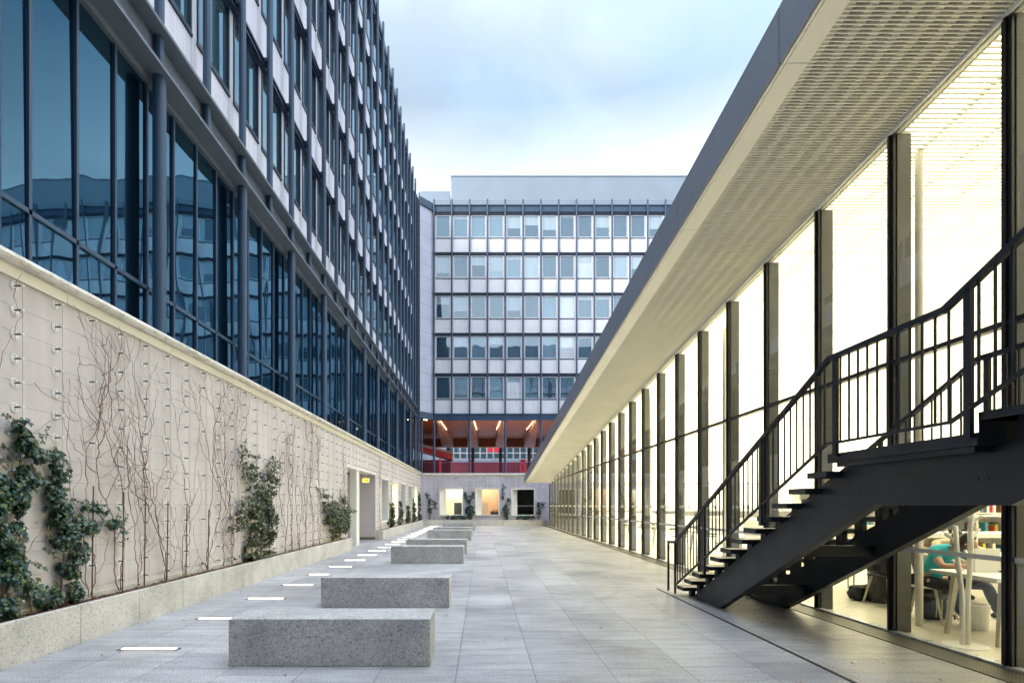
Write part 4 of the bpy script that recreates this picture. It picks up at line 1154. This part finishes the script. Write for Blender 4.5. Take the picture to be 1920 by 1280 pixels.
def chair(label, loc, rz, shellm, grp='library chairs'):
    t = thing('study_chair', label, 'chair', loc, rz, grp)
    mb = MB()  # seat and curved shell back; faces +x
    n = 8
    for i in range(n):
        a0, a1 = -1+2*i/n, -1+2*(i+1)/n
        f = lambda a: (-.20-.05*(1-a*a), a*.20)
        (xa, ya), (xb, yb) = f(a0), f(a1)
        mb.hexa([(xa-.01,ya,.50),(xb-.01,yb,.50),(xb+.01,yb,.50),(xa+.01,ya,.50),(xa-.07,ya,.80-.05*a0*a0),(xb-.07,yb,.80-.05*a1*a1),(xb-.05,yb,.80-.05*a1*a1),(xa-.05,ya,.80-.05*a0*a0)])
    mb.obj('backrest', shellm, t)
    bx('seat', [((-.22,-.21,.43),(.22,.21,.455))], shellm, t, .008)
    for sx in (-1,1):
        for sy in (-1,1):
            mb = MB(); mb.tube([(sx*.26,sy*.23,0),(sx*.16,sy*.17,.43)], [.013,.018], 8); mb.obj('leg', M['desk_edge'], t)
    mb = MB(); mb.tube([(-.2,.17,.44),(-.24,.17,.52)], .012, 6); mb.tube([(-.2,-.17,.44),(-.24,-.17,.52)], .012, 6); mb.obj('back_bracket', M['desk_edge'], t)
    return t
chair('white shell chair under the person in turquoise', (5.80,6.98,.012), R(-60), M['white'])
chair('white shell chair under the reader in blue jeans behind the mullion', (7.35,6.95,.012), R(195), M['white'])
chair('white shell chair of the sleeping reader in beige', (7.55,9.0,.012), R(-90), M['white'])
chair('pale legged chair beside the black bag on the floor', (6.35,9.2,.012), R(20), M['greycloth'])
chair('dark chair covered with a coat behind the round column', (6.05,7.9,.012), R(-90), M['blackcloth'])

# coat stand
cs = thing('coat_stand', 'white tree shaped coat stand on a round base behind the glass', 'coat stand', (5.12,5.66,.012))
mb = MB(); mb.lathe([(.20,0),(.20,.008),(.17,.016),(.0,.018)], (0,0,0), 32); mb.obj('base', M['white'], cs)
mb = MB(); mb.tube([(.028,0,.015),(.03,0,.55),(.065,.0,1.0),(.055,.0,1.25),(.085,0,1.48)], .0235, 12); mb.tube([(.06,.0,1.02),(.055,0,1.2)], .026, 12); mb.obj('pole', M['white'], cs, True)
mb = MB(); mb.tube([(-.028,0,.015),(-.032,0,.55),(-.085,0,.95),(-.105,0,1.27)], .0235, 12); mb.obj('pole', M['white'], cs, True)
for a, b in (((.06,0,1.13),(.17,.02,1.24)),((.06,0,1.30),(.15,-.02,1.38)),((-.09,0,1.10),(-.19,.03,1.19)),((-.03,0,.8),(-.06,.09,.9)),((.05,0,.9),(.09,.1,1.0))):
    mb = MB(); mb.tube([a, b], [.017,.015], 10); mb.obj('branch', M['white'], cs)
# bin
mb = MB(); mb.lathe([(.125,0),(.135,.20),(.142,.21),(.142,.285),(.136,.30),(.12,.30),(.115,.03)], (0,0,0), 28); o = mb.obj('waste_bin', M['white'], loc=(5.95,6.45,.012)); tag(o, 'round white waste bin under the study table beside the coat stand', 'bin')

def soft(name, label, cat, loc, dims, mat, seed, rz=0, lump=.25):
    bm = bmesh.new(); bmesh.ops.create_cube(bm, size=1); bmesh.ops.subdivide_edges(bm, edges=bm.edges, cuts=7, use_grid_fill=True)
    for v in bm.verts:
        c = v.co.copy(); r = max(abs(c.x), abs(c.y), abs(c.z))*2
        s_ = c.normalized()*.5*r; c = c.lerp(s_, .45)
        nv = mn.noise(c*3.1+Vector((seed,0,0)))*lump + mn.noise(c*8+Vector((0,seed,0)))*lump*.4
        c += c.normalized()*nv*.5
        c.z = max(c.z, -.46)
        v.co = Vector((c.x*dims[0], c.y*dims[1], (c.z+.46)*dims[2]))
    me = bpy.data.meshes.new(name); bm.to_mesh(me); bm.free(); me.materials.append(mat); me.shade_smooth()
    o = bpy.data.objects.new(name, me); COL.objects.link(o); o.location = loc; o.rotation_euler = (0,0,rz)
    return o
bp_ = thing('backpack', 'black backpack with yellow piping standing on the library floor', 'backpack', (5.93,7.02,.012), R(12))
o = soft('bag_body', '', '', (0,0,0), (.34,.24,.34), M['blackcloth'], 3, 0, .12); o.parent = bp_
o = soft('top_flap', '', '', (0,0,.27), (.30,.22,.15), M['greycloth'], 5, 0, .4); o.parent = bp_
for xx in (-.12,-.03,.05,.11):
    mb = MB(); mb.tube([(xx,-.128,.05),(xx,-.137,.17),(xx+.01,-.125,.27)], .006, 6); mb.obj('piping', M['yellow'], bp_)
mb = MB(); mb.tube([(.14,-.08,.1),(.2,-.1,.06),(.23,-.1,.02),(.18,-.13,.015)], .014, 6); mb.obj('strap', M['blackcloth'], bp_)
o = soft('shoulder_bag', '', '', (6.05,8.45,.012), (.50,.30,.24), M['blackcloth'], 11, R(10), .35); tag(o, 'slumped black shoulder bag lying on the library floor', 'bag')
o = soft('coat', '', '', (6.05,7.75,.06), (.36,.34,.95), M['blackcloth'], 17, 0, .25); tag(o, 'black coat hung over the dark chair behind the round column', 'coat')
o = soft('coat', '', '', (6.15,8.2,.012), (.34,.3,.72), M['greycloth'], 23, 0, .2); tag(o, 'dark grey coat hanging down beside the slumped bag', 'coat')
o = soft('coat', '', '', (6.6,8.9,.74), (.75,.4,.28), M['blackcloth'], 29, R(15), .3); tag(o, 'heap of dark clothes on the table behind the person in turquoise', 'clothes')

def skin_obj(name, chains, mat, parent, sub=2):
    """chains: list of list of (pos, r) or (key) sharing points by rounding"""
    idx = {}; V = []; RR = []; E = []
    roots = []
    for ch in chains:
        prev = None
        for (p, r) in ch:
            k = tuple(round(c, 4) for c in p)
            if k not in idx: idx[k] = len(V); V.append(p); RR.append(r)
            if prev is not None and prev != idx[k]: E.append((prev, idx[k]))
            prev = idx[k]
    me = bpy.data.meshes.new(name); me.from_pydata([tuple(v) for v in V], E, []); me.materials.append(mat)
    o = bpy.data.objects.new(name, me); COL.objects.link(o)
    if parent: o.parent = parent
    md = o.modifiers.new('skin', 'SKIN'); md.use_smooth_shade = True
    if not me.skin_vertices: 
        me.skin_vertices  # layer is made with the modifier
    par = list(range(len(V)))
    def fd(a):
        while par[a] != a: a = par[a]
        return a
    for a, b in E: par[fd(a)] = fd(b)
    seen = set()
    for i, d in enumerate(me.skin_vertices[0].data):
        d.radius = (RR[i], RR[i]); r0 = fd(i); d.use_root = r0 not in seen; seen.add(r0)
    sb = o.modifiers.new('sub', 'SUBSURF'); sb.levels = sub; sb.render_levels = sub
    return o

def lerp(a, b, f): return tuple(a[i]*(1-f)+b[i]*f for i in range(3))
def person(label, J, shirt, trousers, hair_long=False, sleeve='short'):
    pv = J['pelvis']; base = (pv[0], pv[1], .012)
    root = thing('person', label, 'person', base, 0)
    def L(p): return (p[0]-base[0], p[1]-base[1], p[2]-base[2])
    j = {k: L(v) for k, v in J.items()}
    ch = []
    ch.append([(j['pelvis'],.125),(lerp(j['pelvis'],j['chest'],.5),.11),(j['chest'],.125),(lerp(j['chest'],j['neck'],.7),.075),(j['neck'],.05),(lerp(j['neck'],j['head'],.55),.062),(j['head'],.088),(j['crown'],.07)])
    fw = Vector(j['face']) - Vector(j['head'])
    ch.append([(j['head'],.088),(tuple(Vector(j['head'])+fw*.9+Vector((0,0,-.02))),.032),(tuple(Vector(j['head'])+fw*1.15+Vector((0,0,-.02))),.012)])
    side = fw.cross(Vector((0,0,1))).normalized()
    for q in (-1, 1):
        ch.append([(tuple(Vector(j['head'])+side*q*.083+Vector((0,0,-.01))),.016),(tuple(Vector(j['head'])+side*q*.098+Vector((0,0,.01))),.013)])
    for sd in ('l','r'):
        sh, el_, wr = j['shoulder_'+sd], j['elbow_'+sd], j['wrist_'+sd]
        ch.append([(lerp(j['chest'],j['neck'],.5),.09),(sh,.06),(el_,.04),(lerp(el_,wr,.4),.038),(wr,.026),(lerp(wr, tuple(Vector(wr)+(Vector(wr)-Vector(el_)).normalized()*.08), 1),.034)])
        d = (Vector(wr)-Vector(el_)).normalized(); c = Vector(wr)+d*.08
        u = d.cross(Vector((0,0,1))).normalized()
        for q, ln in ((-1.5,.055),(-.5,.07),(.5,.075),(1.5,.065)):
            b0_ = c+u*q*.019; b1 = b0_+d*ln*.6+Vector((0,0,-.008)); b2 = b1+d*ln*.4+Vector((0,0,-.022))
            ch.append([(tuple(b0_-d*.03),.010),(tuple(b0_),.0095),(tuple(b1),.009),(tuple(b2),.0075)])
        tb = Vector(wr)+d*.03+u*.03
        ch.append([(tuple(tb-u*.015),.012),(tuple(tb+u*.02+d*.02),.0105),(tuple(tb+u*.03+d*.05),.008)])
        hp, kn, an, to = j['hip_'+sd], j['knee_'+sd], j['ankle_'+sd], j['toe_'+sd]
        ch.append([(j['pelvis'],.125),(hp,.085),(kn,.055),(lerp(kn,an,.35),.052),(an,.036),(to,.03)])
    skin_obj('body', ch, M['skin'], root)
    # clothing
    sc = [[(lerp(j['pelvis'],j['chest'],.0),.142),(lerp(j['pelvis'],j['chest'],.5),.132),(j['chest'],.15),(lerp(j['chest'],j['neck'],.6),.088),(lerp(j['chest'],j['neck'],.95),.062)]]
    for sd in ('l','r'):
        sh, el_, wr = j['shoulder_'+sd], j['elbow_'+sd], j['wrist_'+sd]
        c_ = [(lerp(j['chest'],j['neck'],.35),.11),(sh,.078),(lerp(sh,el_,.6),.064)]
        if sleeve == 'long': c_ += [(el_,.056),(lerp(el_,wr,.9),.038)]
        sc.append(c_)
    skin_obj('shirt' if sleeve == 'short' else 'sweater', sc, shirt, root)
    tc_ = [[(lerp(j['pelvis'],j['chest'],.12),.128),(j['pelvis'],.14)]]
    for sd in ('l','r'):
        hp, kn, an = j['hip_'+sd], j['knee_'+sd], j['ankle_'+sd]
        tc_.append([(j['pelvis'],.14),(hp,.10),(lerp(hp,kn,.5),.082),(kn,.068),(lerp(kn,an,.35),.064),(lerp(kn,an,.93),.05)])
    skin_obj('trousers', tc_, trousers, root)
    for sd in ('l','r'):
        an, to = Vector(j['ankle_'+sd]), Vector(j['toe_'+sd])
        d = (to-an); d.z = 0; d.normalize()
        skin_obj('shoe', [[(tuple(an-d*.035+Vector((0,0,-.03))),.042),(tuple(an+d*.05+Vector((0,0,-.035))),.045),(tuple(to+d*.02),.036)]], M['blackcloth'], root)
    hd = Vector(j['head']); cr_ = Vector(j['crown']); upv = (cr_-hd).normalized(); fwn = fw.normalized()
    hc = [[(tuple(hd+upv*.0-fwn*.035),.085),(tuple(cr_-fwn*.02),.078),(tuple(cr_+fwn*.045-upv*.02),.06)],[(tuple(hd+upv*.0-fwn*.035),.085),(tuple(hd-upv*.06-fwn*.045),.06)]]
    if hair_long: hc.append([(tuple(hd-fwn*.035),.085),(tuple(hd-fwn*.02+side*.09-upv*.05),.06),(tuple(hd+side*.17-upv*.10+Vector((0,0,-.03))),.045),(tuple(hd+side*.24-upv*.1+Vector((0,0,-.04))),.03)])
    skin_obj('hair', hc, M['hair'], root)
    return root
person('seated person in turquoise polo shirt and black trousers, head bowed over the table', dict(
    pelvis=(5.80,6.97,.55), chest=(5.80,6.72,.87), neck=(5.84,6.58,.97), head=(5.90,6.50,1.03), crown=(5.93,6.46,1.12), face=(5.96,6.43,.98),
    shoulder_l=(5.98,6.70,.93), shoulder_r=(5.64,6.68,.93), elbow_l=(6.14,6.50,.78), elbow_r=(5.60,6.50,.76), wrist_l=(6.02,6.26,.775), wrist_r=(5.82,6.25,.775),
    hip_l=(5.90,6.93,.52), hip_r=(5.70,6.95,.52), knee_l=(6.20,6.56,.52), knee_r=(5.76,6.55,.51), ankle_l=(6.52,6.72,.11), ankle_r=(6.02,6.70,.11), toe_l=(6.66,6.66,.05), toe_r=(6.14,6.62,.05)),
    M['teal'], M['blackcloth'])
person('seated reader with long dark hair in a beige sweater, slumped forward over the table', dict(
    pelvis=(7.55,9.0,.55), chest=(7.55,8.72,.82), neck=(7.56,8.52,.92), head=(7.52,8.42,.97), crown=(7.46,8.36,1.05), face=(7.56,8.33,.92),
    shoulder_l=(7.75,8.66,.88), shoulder_r=(7.35,8.66,.88), elbow_l=(7.9,8.42,.78), elbow_r=(7.2,8.42,.78), wrist_l=(7.68,8.28,.775), wrist_r=(7.42,8.28,.775),
    hip_l=(7.65,8.95,.52), hip_r=(7.45,8.95,.52), knee_l=(7.68,8.5,.52), knee_r=(7.42,8.5,.52), ankle_l=(7.68,8.5,.11), ankle_r=(7.42,8.5,.11), toe_l=(7.68,8.35,.05), toe_r=(7.42,8.35,.05)),
    M['beige'], M['greycloth'], True, 'long')
person('seated reader in blue jeans and beige jacket, half hidden by the last mullion', dict(
    pelvis=(7.35,6.95,.55), chest=(7.22,6.82,.88), neck=(7.15,6.75,1.02), head=(7.10,6.71,1.10), crown=(7.10,6.70,1.19), face=(7.02,6.67,1.06),
    shoulder_l=(7.15,6.62,.97), shoulder_r=(7.30,6.98,.97), elbow_l=(7.0,6.45,.79), elbow_r=(7.05,6.80,.80), wrist_l=(6.82,6.28,.775), wrist_r=(6.86,6.30,.776),
    hip_l=(7.3,6.85,.52), hip_r=(7.36,7.05,.52), knee_l=(6.90,6.78,.52), knee_r=(6.92,6.98,.52), ankle_l=(6.80,6.82,.11), ankle_r=(6.84,7.02,.11), toe_l=(6.66,6.80,.05), toe_r=(6.70,7.0,.05)),
    M['beige'], M['jeans'], False, 'long')
bk = thing('open_book', 'open book with brown cover on the table beside the divider', 'book', (5.98,5.98,.748), R(8))
bx('cover', [((-.15,-.1,0),(.15,.1,.012))], M['brown'], bk); bx('pages', [((-.14,-.095,.0125),(-.004,.095,.03)),((.004,-.095,.0125),(.14,.095,.03))], M['white'], bk, .004)
o = soft('pencil_case', '', '', (6.25,5.95,.748), (.22,.09,.07), M['blackcloth'], 31, R(-15), .2); tag(o, 'black pencil case beside the open book on the near table', 'pencil case')

# low cabinets, shelves, books
def bookcase(label, x0, x1, y, h, nrow, ncol, depth=.34, grp='library bookcases'):
    t = thing('bookcase', label, 'bookcase', ((x0+x1)/2, y, .012), 0, grp); W = x1-x0
    bx('back_panel', [((-W/2,depth-.02,0),(W/2,depth,h))], M['inwall'], t)
    bx('top', [((-W/2-.01,-.01,h),(W/2+.01,depth,h+.03))], M['white'], t)
    for k in range(ncol+1):
        xx = -W/2+W*k/ncol; bx('upright', [((xx-.014,0,0),(xx+.014,depth-.021,h-.001))], M['white'], t)
    for r_ in range(nrow):
        z = .06+(h-.06)*r_/nrow
        bx('shelf', [((-W/2+W*k/ncol+.015,.003,z),(-W/2+W*(k+1)/ncol-.015,depth-.022,z+.022)) for k in range(ncol)], M['white'], t)
    return t
bcols = ['orange','blue','green','brown','red','white','yellow','navy','greycloth']
bookme = {}
for c_ in bcols:
    for q, (bw, bh, bd) in enumerate(((.035,.24,.19),(.055,.27,.2),(.025,.21,.17))):
        mb = MB(); mb.cur = 0; mb.box((0,0,0),(bw,.004,bh)); mb.box((0,.004,0),(.003,bd,bh)); mb.box((bw-.003,.004,0),(bw,bd,bh)); mb.cur = 1; mb.box((.0031,.0041,.004),(bw-.0031,bd-.005,bh-.006))
        bookme[(c_, q)] = (mb.mesh('book', [M[c_], M['white']]), bw)
cname = dict(orange='orange', blue='blue', green='olive green', brown='brown', red='red', white='white', yellow='yellow', navy='dark blue', greycloth='grey')
rb = random.Random(21)
def books(where, x0, x1, y, z, n, grp):
    x = x0
    for k in range(n):
        c_ = rb.choice(bcols+['white','greycloth','white','greycloth','brown','navy']); q = rb.randrange(3); me, bw = bookme[(c_, q)]
        if x+bw > x1: break
        o = link('book', me, None, (x, y, z)); tag(o, '%s book standing %s' % (cname[c_], where), 'book', grp)
        x += bw+.004+(rb.random() < .15)*.12
b1 = bookcase('low white open cabinet with coloured books behind the coat stand', 8.3, 11.2, 10.2, 1.27, 3, 5)
for r_ in range(1, 3): books('in the %s shelf of the low white cabinet' % ('middle' if r_ == 1 else 'upper'), 8.36, 11.1, 10.26, .012+.06+1.21*r_/3+.023, 44, 'books in the low white cabinet')
b2 = bookcase('tall white bookcase behind the low cabinet', 12.2, 15.6, 13.4, 2.1, 5, 5)
for r_, nm in ((2,'third'),(3,'fourth'),(4,'top')): books('on the %s shelf of the tall white bookcase' % nm, 12.26, 15.5, 13.46, .012+.06+2.04*r_/5+.023, 46, 'books in the tall bookcase')
b3 = bookcase('white bookcase standing deeper in the library behind the stair treads', 8.6, 11.6, 14.5, 1.8, 4, 5)
for r_, nm in ((2,'third'),(3,'top')): books('on the %s shelf of the bookcase behind the stair' % nm, 8.66, 11.5, 14.56, .012+.06+1.74*r_/4+.023, 40, 'books in the bookcase behind the stair')
mo = thing('monitor', 'grey computer screen on a white desk behind the turquoise shirt', 'monitor', (8.0,9.1,1.03))
bx('screen', [((-.21,-.012,.06),(.21,.012,.34))], M['screen'], mo, .004); bx('stand', [((-.02,.013,0),(.02,.03,.2)),((-.1,-.06,0),(.1,.08,.012))], M['mull'], mo)
dk = thing('reception_desk', 'long white counter carrying the computer screen', 'counter', (8.4,9.35,.012))
bx('countertop', [((-1.5,-.33,.955),(1.6,.33,1.015))], M['white'], dk, .004); bx('support', [((-1.42,-.25,0),(-1.38,.25,.954)),((1.45,-.25,0),(1.5,.25,.954))], M['white'], dk)
# rows of desks with partitions deeper in the hall
k = 0
for y in (12.0, 15.0, 18.5, 22.0, 26.0, 30.0):
    k += 1
    t = study_table('white reading table, %s row back along the glazing' % ORD[k-1], 6.1, 8.6, y, y+1.1)
    bx('divider', [((-1.2,-.015,.736),(1.2,.015,1.12))], M['white'], t)
    chair('reading chair at the %s table row along the glazing' % ORD[k-1], (6.7,y-.35,.012), R(90), M['greycloth'])
    chair('second reading chair at the %s table row along the glazing' % ORD[k-1], (7.7,y-.35,.012), R(90), M['greycloth'])
pw = thing('partition', 'long pale waist high partition deep inside the library', 'partition', (14,33,.012))
bx('panel', [((-8,-.05,0),(8,.05,1.55))], M['white'], pw); bx('dark_plinth', [((-8,-.4,.75),(8,-.052,1.15))], M['greycloth'], pw)
